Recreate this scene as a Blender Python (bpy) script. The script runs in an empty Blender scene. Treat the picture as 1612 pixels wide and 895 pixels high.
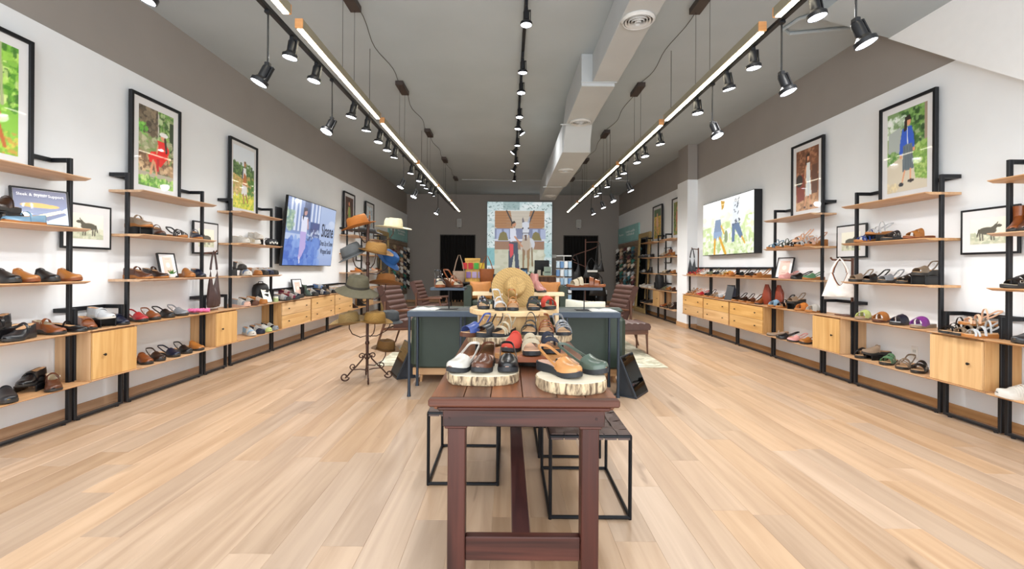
import bpy, bmesh, math, random
import numpy as np
from mathutils import Vector, Matrix
random.seed(11)
RNG = np.random.default_rng(5)
PI = math.pi
scene = bpy.context.scene
COL = scene.collection

# ---------------------------------------------------------------- camera
F, U0, V0, H, ROLL = 716.0, 800.0, 420.5, 1.27, 0.0066      # pixels of the 1612x895 frame, eye height in metres
cam_data = bpy.data.cameras.new('camera')
cam = bpy.data.objects.new('camera', cam_data); COL.objects.link(cam)
cam_data.sensor_width = 36.0
cam_data.lens = F / 1612 * 36.0
cam_data.shift_x = (806 - U0) / 1612
cam_data.shift_y = -(447.5 - V0) / 1612
cam_data.clip_start = 0.02
cam.matrix_world = Matrix.Translation((0, 0, H)) @ Matrix.Rotation(PI / 2, 4, 'X') @ Matrix.Rotation(ROLL, 4, 'Z')
scene.camera = cam

# ---------------------------------------------------------------- world, exposure
world = bpy.data.worlds.new('world'); scene.world = world
world.use_nodes = True
bg = world.node_tree.nodes['Background']
bg.inputs['Color'].default_value = (0.93, 0.97, 1.0, 1)
bg.inputs['Strength'].default_value = 4.0        # daylight that enters through the open storefront behind the camera
vs = scene.view_settings
vs.view_transform = 'Standard'; vs.look = 'None'; vs.gamma = 1.0; vs.use_curve_mapping = False
vs.exposure = 0.22
SPOT_W, PEND_W, MID_W, LED_E = 36.0, 40.0, 40.0, 16.0

# ---------------------------------------------------------------- pixel helpers
def ray(u, v):
    return (u + ROLL * (v - V0) - U0) / F, (V0 - (v - ROLL * (u - U0))) / F
def on_z(u, v, z):
    a, b = ray(u, v); y = (z - H) / b
    return Vector((a * y, y, z))
def on_x(u, v, x):
    a, b = ray(u, v); y = x / a
    return Vector((x, y, H + b * y))
def at_y(u, v, y):
    a, b = ray(u, v)
    return Vector((a * y, y, H + b * y))
def yx(u, x, z):                                   # depth at which a point of the line (x, ?, z) shows in column u
    v = V0
    for _ in range(4):
        a = (u + ROLL * (v - V0) - U0) / F
        y = x / a
        v = V0 - (z - H) * F / y + ROLL * (u - U0)
    return y

# ---------------------------------------------------------------- colour and materials
def lin(c):
    if isinstance(c, str):
        c = c.lstrip('#'); c = [int(c[i:i + 2], 16) / 255 for i in (0, 2, 4)]
    return tuple((x / 12.92 if x <= .04045 else ((x + .055) / 1.055) ** 2.4) for x in c[:3])
_mats = {}
def base_mat(name):
    m = bpy.data.materials.new(name); m.use_nodes = True
    nt = m.node_tree; b = nt.nodes['Principled BSDF']
    return m, nt, b
def mat(col, rough=.5, metal=0.0, var=.06, scale=12, bump=0.0, spec=.5, coat=0.0, name=None):
    key = (str(col), rough, metal, var, scale, bump, spec, coat)
    if key in _mats: return _mats[key]
    m, nt, b = base_mat(name or 'surface'); L = nt.links
    c = lin(col)
    b.inputs['Roughness'].default_value = rough
    b.inputs['Metallic'].default_value = metal
    b.inputs['Specular IOR Level'].default_value = spec
    b.inputs['Coat Weight'].default_value = coat
    tc = nt.nodes.new('ShaderNodeTexCoord'); n = nt.nodes.new('ShaderNodeTexNoise')
    n.inputs['Scale'].default_value = scale; n.inputs['Detail'].default_value = 4
    L.new(tc.outputs['Object'], n.inputs['Vector'])
    r = nt.nodes.new('ShaderNodeValToRGB')
    r.color_ramp.elements[0].position = .3; r.color_ramp.elements[1].position = .7
    r.color_ramp.elements[0].color = (*[x * (1 - var) for x in c], 1)
    r.color_ramp.elements[1].color = (*[min(1, x * (1 + var)) for x in c], 1)
    L.new(n.outputs['Fac'], r.inputs['Fac']); L.new(r.outputs['Color'], b.inputs['Base Color'])
    if bump:
        n2 = nt.nodes.new('ShaderNodeTexNoise'); n2.inputs['Scale'].default_value = scale * 9
        L.new(tc.outputs['Object'], n2.inputs['Vector'])
        bp = nt.nodes.new('ShaderNodeBump'); bp.inputs['Strength'].default_value = bump; bp.inputs['Distance'].default_value = .004
        L.new(n2.outputs['Fac'], bp.inputs['Height']); L.new(bp.outputs['Normal'], b.inputs['Normal'])
    _mats[key] = m
    return m
def wood(c1, c2, axis='x', scale=1.0, rough=.45, rnd=.0, name='wood', knots=0.0, bump=.12, coat=0.0):
    key = ('wood', c1, c2, axis, scale, rough, rnd, knots)
    if key in _mats: return _mats[key]
    m, nt, b = base_mat(name); L = nt.links; N = nt.nodes.new
    b.inputs['Roughness'].default_value = rough; b.inputs['Coat Weight'].default_value = coat
    tc = N('ShaderNodeTexCoord'); oi = N('ShaderNodeObjectInfo'); at = N('ShaderNodeAttribute'); at.attribute_name = 'plank_rnd'
    rs = N('ShaderNodeMath'); rs.operation = 'ADD'; L.new(oi.outputs['Random'], rs.inputs[0]); L.new(at.outputs['Fac'], rs.inputs[1])
    fr = N('ShaderNodeMath'); fr.operation = 'FRACT'; L.new(rs.outputs[0], fr.inputs[0])
    off = N('ShaderNodeVectorMath'); off.operation = 'SCALE'; off.inputs[0].default_value = (17.3, 9.1, 23.7); L.new(rs.outputs[0], off.inputs['Scale'])
    ad = N('ShaderNodeVectorMath'); L.new(tc.outputs['Object'], ad.inputs[0]); L.new(off.outputs[0], ad.inputs[1])
    mp = N('ShaderNodeMapping')
    s = [26 * scale] * 3; s['xyz'.index(axis)] = 1.6 * scale
    mp.inputs['Scale'].default_value = s
    L.new(ad.outputs[0], mp.inputs['Vector'])
    n = N('ShaderNodeTexNoise'); n.inputs['Scale'].default_value = 1; n.inputs['Detail'].default_value = 6; n.inputs['Distortion'].default_value = .7
    L.new(mp.outputs['Vector'], n.inputs['Vector'])
    r = N('ShaderNodeValToRGB'); r.color_ramp.elements[0].position = .32; r.color_ramp.elements[1].position = .66
    r.color_ramp.elements[0].color = (*lin(c1), 1); r.color_ramp.elements[1].color = (*lin(c2), 1)
    L.new(n.outputs['Fac'], r.inputs['Fac'])
    col = r.outputs['Color']
    if rnd:
        mr = N('ShaderNodeMapRange'); mr.inputs['To Min'].default_value = 1 - rnd; mr.inputs['To Max'].default_value = 1 + rnd * .45
        L.new(fr.outputs[0], mr.inputs['Value'])
        h2 = N('ShaderNodeMath'); h2.operation = 'MULTIPLY'; h2.inputs[1].default_value = 7.31; L.new(fr.outputs[0], h2.inputs[0])
        h3 = N('ShaderNodeMath'); h3.operation = 'FRACT'; L.new(h2.outputs[0], h3.inputs[0])
        ms = N('ShaderNodeMapRange'); ms.inputs['To Min'].default_value = .86; ms.inputs['To Max'].default_value = 1.1; L.new(h3.outputs[0], ms.inputs['Value'])
        hs = N('ShaderNodeHueSaturation'); L.new(mr.outputs[0], hs.inputs['Value']); L.new(ms.outputs[0], hs.inputs['Saturation']); L.new(col, hs.inputs['Color'])
        col = hs.outputs['Color']
    if knots:
        mk = N('ShaderNodeMapping'); sk = [3.2] * 3; sk['xyz'.index(axis)] = .75; mk.inputs['Scale'].default_value = sk
        L.new(ad.outputs[0], mk.inputs['Vector'])
        nk = N('ShaderNodeTexNoise'); nk.inputs['Scale'].default_value = 1.6; nk.inputs['Detail'].default_value = 3; nk.inputs['Distortion'].default_value = 1.2
        L.new(mk.outputs['Vector'], nk.inputs['Vector'])
        rk = N('ShaderNodeValToRGB'); rk.color_ramp.elements[0].position = .69; rk.color_ramp.elements[1].position = .80
        rk.color_ramp.elements[0].color = (0, 0, 0, 1); rk.color_ramp.elements[1].color = (knots, knots, knots, 1)
        L.new(nk.outputs['Fac'], rk.inputs['Fac'])
        mx = N('ShaderNodeMix'); mx.data_type = 'RGBA'; mx.inputs['B'].default_value = (*lin('#7d6650'), 1)
        L.new(rk.outputs['Color'], mx.inputs['Factor']); L.new(col, mx.inputs['A']); col = mx.outputs['Result']
    L.new(col, b.inputs['Base Color'])
    if bump:
        bp = N('ShaderNodeBump'); bp.inputs['Strength'].default_value = bump; bp.inputs['Distance'].default_value = .002
        L.new(n.outputs['Fac'], bp.inputs['Height']); L.new(bp.outputs['Normal'], b.inputs['Normal'])
    _mats[key] = m
    return m
def glow(col, strength, name='glow'):
    key = ('glow', str(col), strength)
    if key in _mats: return _mats[key]
    m, nt, b = base_mat(name)
    b.inputs['Base Color'].default_value = (*lin(col), 1)
    b.inputs['Emission Color'].default_value = (*lin(col), 1); b.inputs['Emission Strength'].default_value = strength
    _mats[key] = m
    return m
def print_mat(emit=0.0, rough=.35, coat=.6):
    key = ('print', emit, rough, coat)
    if key in _mats: return _mats[key]
    m, nt, b = base_mat('print')
    a = nt.nodes.new('ShaderNodeVertexColor'); a.layer_name = 'ink'
    nt.links.new(a.outputs['Color'], b.inputs['Base Color'])
    b.inputs['Roughness'].default_value = rough
    b.inputs['Coat Weight'].default_value = coat; b.inputs['Coat Roughness'].default_value = .03
    if emit:
        b.inputs['Base Color'].default_value = (.02, .02, .02, 1)
        nt.links.remove(b.inputs['Base Color'].links[0])
        nt.links.new(a.outputs['Color'], b.inputs['Emission Color']); b.inputs['Emission Strength'].default_value = emit
    _mats[key] = m
    return m

# ---------------------------------------------------------------- mesh builder
class MB:
    def __init__(s): s.v = []; s.f = []
    def add(s, vs_, fs):
        o = len(s.v); s.v += [tuple(p) for p in vs_]; s.f += [tuple(i + o for i in f) for f in fs]; return s
    def box(s, x0, x1, y0, y1, z0, z1, ch=0.0):
        if ch <= 0:
            return s.add([(x0, y0, z0), (x1, y0, z0), (x1, y1, z0), (x0, y1, z0), (x0, y0, z1), (x1, y0, z1), (x1, y1, z1), (x0, y1, z1)],
                         [(0, 3, 2, 1), (4, 5, 6, 7), (0, 1, 5, 4), (1, 2, 6, 5), (2, 3, 7, 6), (3, 0, 4, 7)])
        V, idx = [], {}
        lo, hi = (x0, y0, z0), (x1, y1, z1)
        for i in range(8):
            sg = [(i >> k) & 1 for k in range(3)]
            for ax in range(3):
                p = []
                for k in range(3):
                    c = hi[k] if sg[k] else lo[k]
                    if k != ax: c += -ch if sg[k] else ch
                    p.append(c)
                idx[(i, ax)] = len(V); V.append(p)
        Fs = []
        for ax in range(3):
            o1, o2 = [k for k in range(3) if k != ax]
            for sd in (0, 1):
                q = []
                for a, b_ in ((0, 0), (1, 0), (1, 1), (0, 1)):
                    q.append(idx[((sd << ax) | (a << o1) | (b_ << o2), ax)])
                Fs.append(q)
            for a in (0, 1):
                for b_ in (0, 1):
                    i0 = (a << o1) | (b_ << o2); i1 = i0 | (1 << ax)
                    Fs.append([idx[(i0, o1)], idx[(i1, o1)], idx[(i1, o2)], idx[(i0, o2)]])
        for i in range(8): Fs.append([idx[(i, 0)], idx[(i, 1)], idx[(i, 2)]])
        return s.add(V, Fs)
    def loft(s, rings, closed=True, cap=True, wrap=False):
        n = len(rings[0]); o = len(s.v)
        for r in rings: s.v += [tuple(p) for p in r]
        m = len(rings)
        for i in range(m if wrap else m - 1):
            a = o + i * n; b = o + ((i + 1) % m) * n
            for j in range(n if closed else n - 1):
                k = (j + 1) % n
                s.f.append((a + j, a + k, b + k, b + j))
        if cap and closed and not wrap:
            s.f.append(tuple(o + j for j in range(n))[::-1]); s.f.append(tuple(o + (m - 1) * n + j for j in range(n)))
        return s
    def tube(s, path, r, n=8, closed=False):
        P = [Vector(p) for p in path]; R = r if isinstance(r, (list, tuple)) else [r] * len(P)
        rings = []; nrm = None
        for i, p in enumerate(P):
            if closed: t = P[(i + 1) % len(P)] - P[i - 1]
            else: t = P[min(i + 1, len(P) - 1)] - P[max(i - 1, 0)]
            t.normalize()
            if nrm is None:
                nrm = t.orthogonal().normalized()
            else:
                nrm = (nrm - t * nrm.dot(t)); nrm = nrm.normalized() if nrm.length > 1e-6 else t.orthogonal().normalized()
            bn = t.cross(nrm)
            rings.append([p + (nrm * math.cos(2 * PI * k / n) + bn * math.sin(2 * PI * k / n)) * R[i] for k in range(n)])
        return s.loft(rings, wrap=closed)
    def lathe(s, prof, n=24, c=(0, 0, 0), sx=1, sy=1, cap=True):
        rings = [[(c[0] + r * sx * math.cos(2 * PI * k / n), c[1] + r * sy * math.sin(2 * PI * k / n), c[2] + z) for k in range(n)] for r, z in prof]
        return s.loft(rings, cap=cap)
    def prism(s, poly, h0, h1, axis='z'):
        def P(p, h):
            return {'z': (p[0], p[1], h), 'y': (p[0], h, p[1]), 'x': (h, p[0], p[1])}[axis]
        return s.loft([[P(p, h0) for p in poly], [P(p, h1) for p in poly]])
    def band(s, path, wdirs, w, nrms, th):          # flat strap along a path
        rings = []
        for p, d, nn in zip(path, wdirs, nrms):
            p, d, nn = Vector(p), Vector(d) * (w / 2), Vector(nn) * (th / 2)
            rings.append([p - d - nn, p + d - nn, p + d + nn, p - d + nn])
        return s.loft(rings)
    def mesh(s, name, ang=35, flat=False):
        me = bpy.data.meshes.new(name); me.from_pydata(s.v, [], s.f)
        bm = bmesh.new(); bm.from_mesh(me); bmesh.ops.recalc_face_normals(bm, faces=bm.faces); bm.to_mesh(me); bm.free()
        if not flat:
            me.shade_smooth(); me.set_sharp_from_angle(angle=math.radians(ang))
        return me
    def build(s, name, m, parent=None, loc=(0, 0, 0), rot=(0, 0, 0), ang=35, flat=False):
        me = s.mesh(name, ang, flat); me.materials.append(m)
        return put(name, me, parent, loc, rot)
def put(name, me, parent=None, loc=(0, 0, 0), rot=(0, 0, 0)):
    o = bpy.data.objects.new(name, me); COL.objects.link(o)
    o.location = loc; o.rotation_euler = rot
    if parent is not None: o.parent = parent
    return o
def tag(o, label, cat, group=None):
    o['label'] = label; o['category'] = cat
    if group: o['group'] = group
    return o
def thing(name, label, cat, loc=(0, 0, 0), rotz=0.0, group=None, rot=None):
    o = bpy.data.objects.new(name, None); COL.objects.link(o)
    o.empty_display_size = .05
    o.location = loc; o.rotation_euler = rot if rot else (0, 0, rotz)
    return tag(o, label, cat, group)
def struct(o): o['kind'] = 'structure'; return o
def bx(name, m, parent, x0, x1, y0, y1, z0, z1, ch=0.0):
    return MB().box(x0, x1, y0, y1, z0, z1, ch).build(name, m, parent)
def dup(root, loc, rot=None, label=None):
    r = root.copy(); COL.objects.link(r); r.location = loc
    if rot is not None: r.rotation_euler = rot
    if label: r['label'] = label
    for ch in list(root.children):
        c = ch.copy(); COL.objects.link(c); c.parent = r
        for g in list(ch.children):
            d = g.copy(); COL.objects.link(d); d.parent = c
    return r
def text_obj(body, size, m, parent, loc, rot, name='lettering', sx=1.0, align='CENTER', ext=.0006):
    cu = bpy.data.curves.new('t', 'FONT'); cu.body = body; cu.size = size; cu.align_x = align; cu.extrude = ext; cu.offset = size * .012; cu.resolution_u = 3
    t = bpy.data.objects.new('t', cu); COL.objects.link(t)
    dg = bpy.context.evaluated_depsgraph_get()
    me = bpy.data.meshes.new_from_object(t.evaluated_get(dg))
    bpy.data.objects.remove(t); bpy.data.curves.remove(cu)
    me.materials.clear(); me.materials.append(m)
    o = put(name, me, parent, loc, rot); o.scale = (sx, 1, 1)
    return o
def smooth01(t):
    t = max(0.0, min(1.0, t)); return t * t * (3 - 2 * t)
def interp(t, pts):
    for (a, x), (b, y) in zip(pts, pts[1:]):
        if t <= b: return x + (y - x) * (t - a) / (b - a) if b > a else y
    return pts[-1][1]
ORD = ['first', 'second', 'third', 'fourth', 'fifth', 'sixth', 'seventh', 'eighth', 'ninth', 'tenth', 'eleventh', 'twelfth', 'thirteenth']

# ---------------------------------------------------------------- shared materials
BLK = mat('#13151a', .45, .2, .05)
BLKM = mat('#121419', .35, .5, .05)
OAK_X = wood('#bd9068', '#d6ad82', 'x', 1.0, .45, .10)
OAK_Y = wood('#bd9068', '#d6ad82', 'y', 1.0, .45, .10)
OAK_Z = wood('#b78b58', '#d0a673', 'z', .8, .45, .08)
WHITE = mat('#edf0f3', .6, 0, .015, 3)
TAUPE = mat('#98928d', .65, 0, .03, 2)
CEILM = mat('#a9b2b7', .7, 0, .05, 1.2)
MATW = mat('#eeeef0', .25, 0, .01, 3, coat=.6)
XL, XR, YB, ZC, ZW = 3.67, 3.995, 16.47, 3.90, 3.15      # walls, back wall, ceiling, height of the white wall panels
YF = -1.3                                               # storefront behind the camera
# ================================================================ SETTING
FLOORM = wood('#a98c71', '#c0a489', 'y', .5, .38, .17, 'floor_oak', knots=.85, bump=.04)
floor = struct(bx('floor', mat('#8a6f52', .8), None, -XL - .1, XR + .1, YF, YB + .05, -.10, -.012))
PW = .192
cells = []
x = -XL - .05; ci = 0
while x < XR + .05:
    y = YF - random.uniform(0, 1.6)
    while y < YB:
        L_ = random.choice([.62, .95, 1.25, 1.55, 1.85, 2.15])
        y1 = min(y + L_, YB + .02)
        if y1 > YF: cells.append((x, max(y, YF), y1))
        y += L_
    x += PW; ci += 1
def px_size(c):
    if c[2] < 1.95: return -1 + c[2] * .01
    yy = (max(c[1], 1.9) + c[2]) / 2
    return (c[2] - max(c[1], 1.9)) / (yy ** 3)
cells.sort(key=px_size, reverse=True)
_pl = {}
far = MB(); far_r = []
for k, (x0, y0, y1) in enumerate(cells):
    if k < 300:
        key = round(y1 - y0, 2)
        if key not in _pl:
            me = MB().box(0, PW, 0, key, -.012, 0, .0011).mesh('plank', flat=True); me.materials.append(FLOORM); _pl[key] = me
        put('plank', _pl[key], floor, (x0, y0, 0))
    else:
        far.box(x0, x0 + PW, y0, y1, -.012, 0, .0011); far_r += [random.random() * 3] * 24
o = far.build('planks', FLOORM, floor, flat=True); o['kind'] = 'stuff'
at_ = o.data.attributes.new('plank_rnd', 'FLOAT', 'POINT'); at_.data.foreach_set('value', far_r)

def wall_side(name, xin, sgn, ysplit=None):
    w = struct(bx(name, TAUPE, None, min(xin, xin + sgn * .2), max(xin, xin + sgn * .2), YF, YB + .2, 0, ZC))
    xa = xin - sgn * .012
    bx('lower_panel', WHITE, w, min(xa, xin), max(xa, xin), YF, YB, 0, ZW)
    return w
wall_side('wall_left', -XL - .012, -1); wall_side('wall_right', XR + .012, 1)
wb = struct(MB().box(-XL - .2, XR + .2, YB, YB + .2, 0, ZC).build('wall_back', TAUPE))
struct(bx('ceiling', CEILM, None, -XL - .2, XR + .2, YF, YB + .2, ZC, ZC + .12))
BASEM = wood('#b58a62', '#cda47c', 'y', .6, .5, .05, 'baseboard_oak')
struct(bx('baseboard_left', BASEM, None, -XL, -XL + .014, YF, YB, 0, .077, .003))
struct(bx('baseboard_right', BASEM, None, XR - .014, XR, YF, YB, 0, .077, .003))
struct(bx('baseboard_back', wood('#b58a62', '#cda47c', 'x', .6, .5, .05, 'baseboard_oak'), None, -XL, XR, YB - .014, YB, 0, .077, .003))
# pilaster on the right wall
pil = struct(bx('trim_1', WHITE, None, XR - .21, XR, 9.62, 10.19, 0, ZW))
bx('upper_shaft', TAUPE, pil, XR - .20, XR, 9.63, 10.18, ZW, ZC)
bx('plinth', BASEM, pil, XR - .222, XR, 9.608, 10.202, 0, .10, .003)
# lower ceiling and sloping white bulkhead by the storefront on the right
sof = struct(MB().prism([(2.90, YF), (2.90, 4.306), (3.90, 4.676), (XR + .01, 4.71), (XR + .01, YF)], 3.65, ZC + .01).build('trim_2', CEILM))
bulk = struct(MB().prism([(YF, 2.3), (2.9, 2.3), (3.447, 2.709), (3.99, 3.117), (4.69, 3.652), (YF, 3.652)], 3.90, XR + .01, 'x').build('trim_3', mat('#f4f5f6', .6, 0, .01)))

# dark curtained openings in the back wall
def back_door(name, x0, x1, ztop):
    d = struct(bpy.data.objects.new(name, None)); COL.objects.link(d); d.location = ((x0 + x1) / 2, YB - .015, 0)
    w = (x1 - x0) / 2
    fm = mat('#3a3532', .6)
    bx('door_jamb', fm, d, -w - .03, -w, -.03, .01, 0, ztop, .004); bx('door_jamb', fm, d, w, w + .03, -.03, .01, 0, ztop, .004)
    bx('door_head', fm, d, -w - .03, w + .03, -.03, .01, ztop, ztop + .03, .004)
    n = 60
    fr = [(-w + 2 * w * i / n, -.004 - .012 * math.sin(i * 1.15) - .006 * math.sin(i * .43), 0) for i in range(n + 1)]
    m = MB(); m.loft([[(p[0], p[1], z) for p in fr] for z in (.01, ztop)], closed=False)
    m.build('curtain', mat('#050506', .9, 0, .1), d)
back_door('door_1', -2.44, -1.22, 2.41); back_door('door_2', 2.02, 3.22, 2.41)

# ---------------------------------------------------------------- ceiling duct with round diffusers
DUCT = mat('#b4b8ba', .6, 0, .04, 2)
duct = thing('air_duct', 'grey rectangular air duct running along the ceiling right of the middle track', 'duct', (1.1, 5, ZC))
def dsec(x0, x1, y0, y1, z0, z1):
    bx('duct_section', DUCT, duct, x0 - 1.1, x1 - 1.1, y0 - 5, y1 - 5, z0 - ZC, z1 - ZC, .006)
dsec(1.02, 1.33, YF, 5.59, 3.55, ZC); dsec(.885, 1.295, 5.59, 7.1, 3.50, ZC)
m = MB(); m.loft([[(.885 - 1.1, 2.1, 3.5 - ZC), (1.295 - 1.1, 2.1, 3.5 - ZC), (1.295 - 1.1, 2.1, 3.88 - ZC), (.885 - 1.1, 2.1, 3.88 - ZC)],
                  [(.885 - 1.1, 2.42, 3.15 - ZC), (1.31 - 1.1, 2.42, 3.15 - ZC), (1.31 - 1.1, 2.42, 3.6 - ZC), (.885 - 1.1, 2.42, 3.6 - ZC)]])
m.build('duct_elbow', DUCT, duct)
dsec(.87, 1.33, 7.42, 10.6, 3.15, 3.6); dsec(.87, 1.29, 10.6, 12.7, 3.15, 3.6)
for xx, yy, zz in ((1.05, 5.585, 3.548), (.97, 7.08, 3.495), (.97, 10.59, 3.145)):
    bx('seam_flange', DUCT, duct, xx - .17 - 1.1, xx + .27 - 1.1, yy - 5 - .012, yy - 5 + .012, zz - ZC - .008, zz - ZC + .01, .003)
for xx, yy in ((1.1, 8.5), (1.1, 11.5)):
    MB().tube([(xx - 1.1, yy - 5, 3.59 - ZC), (xx - 1.1, yy - 5, -.001)], .01).build('hanger_rod', BLK, duct)
def diffuser(xx, yy, zz, r, lab):
    d = thing('ceiling_diffuser', lab, 'vent', (xx, yy, zz), group='round diffusers under the ceiling duct')
    w = mat('#c9c9c7', .5)
    MB().lathe([(r, 0), (r * 1.02, -.012), (r * .9, -.03), (r * .86, -.022), (r * .86, -.001)], 32).build('rim', w, d)
    for k in range(4):
        q = r * (.78 - k * .19)
        MB().lathe([(q, -.002), (q, -.028 - .004 * k), (q * .86, -.018), (q * .86, -.002)], 28).build('ring', w, d)
    MB().lathe([(r * .84, -.001), (r * .84, -.004), (.001, -.004)], 24).build('throat', mat('#3b3b3b', .8), d)
diffuser(1.175, 4.17, 3.55, .15, 'round ringed diffuser under the near end of the ceiling duct')
diffuser(1.09, 6.95, 3.50, .16, 'round diffuser where the ceiling duct steps down')
diffuser(1.10, 8.75, 3.15, .15, 'round diffuser under the lower duct, third from the front')
diffuser(1.09, 11.9, 3.15, .16, 'round diffuser at the far end of the ceiling duct')
cp = MB(); cp.tube([(3.35, 4.45, ZC - .02), (3.02, 4.75, ZC - .02), (2.98, 4.95, ZC - .02), (3.1, 5.05, ZC - .02), (3.55, 4.95, ZC - .02), (3.75, 4.92, ZC - .02)], .02, 8)
tag(cp.build('conduit_pipe', CEILM), 'bent grey conduit pipe on the ceiling above the blue-shirt photo', 'pipe')
cp = MB(); cp.tube([(-1.4, 13.6, ZC - .016), (-.2, 13.62, ZC - .016), (1.5, 13.6, ZC - .016), (3.6, 13.6, ZC - .016)], .016, 8)
tag(cp.build('conduit_pipe', DUCT), 'thin straight conduit pipe crossing the ceiling near the back wall', 'pipe')

# ---------------------------------------------------------------- lights
LENS = glow('#f4f6ff', 14.0, 'lens_glow')
LEDM = glow('#fff3d6', LED_E, 'led_glow')
XTL, XTR, ZT = -1.69, 1.955, 3.05
def spot(parent, loc, rot, watts, col=(1.0, .98, .955), size=150, blend=1.0):
    l = bpy.data.lights.new('bulb', 'SPOT'); l.energy = watts; l.color = col
    l.spot_size = math.radians(size); l.spot_blend = blend; l.shadow_soft_size = .05
    o = bpy.data.objects.new('bulb', l); COL.objects.link(o); o.parent = parent; o.location = loc; o.rotation_euler = rot
    return o
def head_parts(t, drop, tx, ty, watts, r=.058):
    """spot head: yoke and body below a pivot at z=-drop, tilted by tx/ty"""
    rot = (tx, ty, 0)
    if drop > .2:
        MB().tube([(0, 0, 0), (0, 0, -drop)], .006).build('rod', BLK, t)
        bx('rod_clip', BLK, t, -.02, .02, -.02, .02, -.02, .0, .004)
    elif drop > 0:
        bx('stem', BLK, t, -.014, .014, -.03, .03, -drop, 0, .004)
    bx('swivel', BLK, t, -.016, .016, -.02, .02, -drop - .045, -drop, .004)
    hb = MB().lathe([(.001, .0), (.026, 0), (.03, -.01), (.03, -.085), (.045, -.105), (r, -.112), (r, -.135), (r * .93, -.138), (r * .9, -.128), (.001, -.128)], 24).build('head', BLK, t, (0, 0, -drop - .03), rot)
    MB().lathe([(.001, -.129), (r * .88, -.129), (r * .88, -.134), (.001, -.134)], 24).build('lens', LENS, hb)
    yk = MB()
    yk.box(.036, .044, -.012, .012, -.105, .0); yk.box(-.02, .044, -.012, .012, 0, .008)
    yk.build('yoke', BLK, hb)
    if watts: spot(hb, (0, 0, -.16), (0, 0, 0), watts)
def track_row(side, x, ys, pys):
    t = thing('light_track', f'long black lighting track hung beside the {side} linear lamps', 'track', (x, 0, ZT))
    bx('rail', BLK, t, -.018, .018, .8, 14.3, -.0, .03, .003)
    for yy in (2.2, 5.5, 8.8, 12.1):
        MB().tube([(0, yy, .03), (0, yy, ZC - ZT)], .003, 6).build('hanger_wire', BLK, t)
    lab = 'left' if side == 'left' else 'right'
    allp = sorted([(y, 0) for y in ys] + [(y, 1) for y in pys])
    out = 1 if side == 'right' else -1
    i0 = i1 = 0
    for y, kind in allp:
        if kind == 0:
            nm = f'black spotlight on the {lab} track, {ORD[i0] if i0 < 13 else "last"} short one from the front'; i0 += 1
            h = thing('track_spotlight', nm, 'spotlight', (x, y, ZT), group=f'short spotlights on the {lab} track')
            head_parts(h, .0, random.uniform(-.1, .1), -out * random.uniform(.08, .22), SPOT_W)
        else:
            nm = f'black spotlight on a long rod from the {lab} track, {ORD[i1]} from the front'; i1 += 1
            h = thing('pendant_spotlight', nm, 'spotlight', (x, y, ZT), group=f'long rod spotlights on the {lab} track')
            head_parts(h, .36, random.uniform(-.38, -.12), -out * random.uniform(.28, .42), PEND_W)
track_row('left', XTL, [3.54, 3.99, 4.94, 5.42, 5.94, 6.35, 6.75, 7.9, 8.6, 9.0, 9.4, 9.95, 10.4], [2.18, 3.18, 4.34, 7.3, 8.3, 10.9])
track_row('right', XTR, [2.93, 3.66, 4.1, 4.75, 5.94, 6.6, 7.0, 7.8, 8.2, 9.1, 9.85, 10.3], [2.57, 3.27, 4.38, 7.5, 8.7, 9.6, 10.75])
t = thing('light_track', 'black lighting track fixed to the middle of the ceiling', 'track', (.16, 0, ZC))
bx('rail', BLK, t, -.018, .018, .6, 13.6, -.032, 0, .003)
for k, yy in enumerate([3.0, 4.42, 5.5, 6.15, 7.15, 7.75, 8.1, 8.8, 9.5, 10.3, 11.2, 12.4]):
    h = thing('track_spotlight', f'black spotlight on the middle ceiling track, {ORD[k]} from the front', 'spotlight', (.16, yy, ZC - .032), group='spotlights on the middle track')
    head_parts(h, .08, random.uniform(-.1, .1), [0, 0, 0, 0, 0, .1, -.6, 0, .7, -.1, .5, .1][k], MID_W)
LEDBODY = mat('#8b8470', .5, 0, .05)
YS = [1.12, 3.36, 5.58, 7.80, 10.02, 12.35]
for side, x in (('left', -1.56), ('right', 1.87)):
    for k, y0 in enumerate(YS):
        t = thing('linear_lamp', f'slim wooden linear lamp hung above the {side} aisle, {ORD[k]} from the front', 'lamp', (x, y0, 3.03), group=f'linear lamps along the {side} aisle')
        bx('body', LEDBODY, t, -.03, .03, .012, 2.06, 0, .07, .004)
        bx('end_cap', wood('#b97f4a', '#d49a62', 'x', 1), t, -.03, .03, 0, .012, 0, .07, .003); bx('end_cap', wood('#b97f4a', '#d49a62', 'x', 1), t, -.03, .03, 2.06, 2.072, 0, .07, .003)
        bx('diffuser', LEDM, t, -.019, .019, .02, 2.05, -.006, 0)
        for yy in (1.05 - .16, 1.05 + .16):
            MB().tube([(0, yy, .07), (0, yy, ZC - 3.03 - .062)], .002, 5).build('suspension_wire', BLK, t)
    for k, y0 in enumerate(YS):
        c = thing('lamp_canopy', f'dark ceiling box feeding the {side} linear lamps, {ORD[k]} from the front', 'canopy', (x, y0 + 1.05, ZC), group=f'ceiling boxes above the {side} lamps')
        bx('box', mat('#3a2f2b', .5), c, -.055, .055, -.2, .2, -.062, 0, .003)
        if k < 5:
            n = 12; pts = []
            dy = YS[k + 1] - y0
            for i in range(n + 1):
                q = i / n; pts.append((.03 * math.sin(q * 9 + k), .19 + (dy - .38) * q, -.012 - .036 * math.sin(PI * q) * (1 + .25 * math.sin(7 * q))))
            MB().tube(pts, .0045, 6).build('cord', mat('#4a4744', .6), c)
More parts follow.
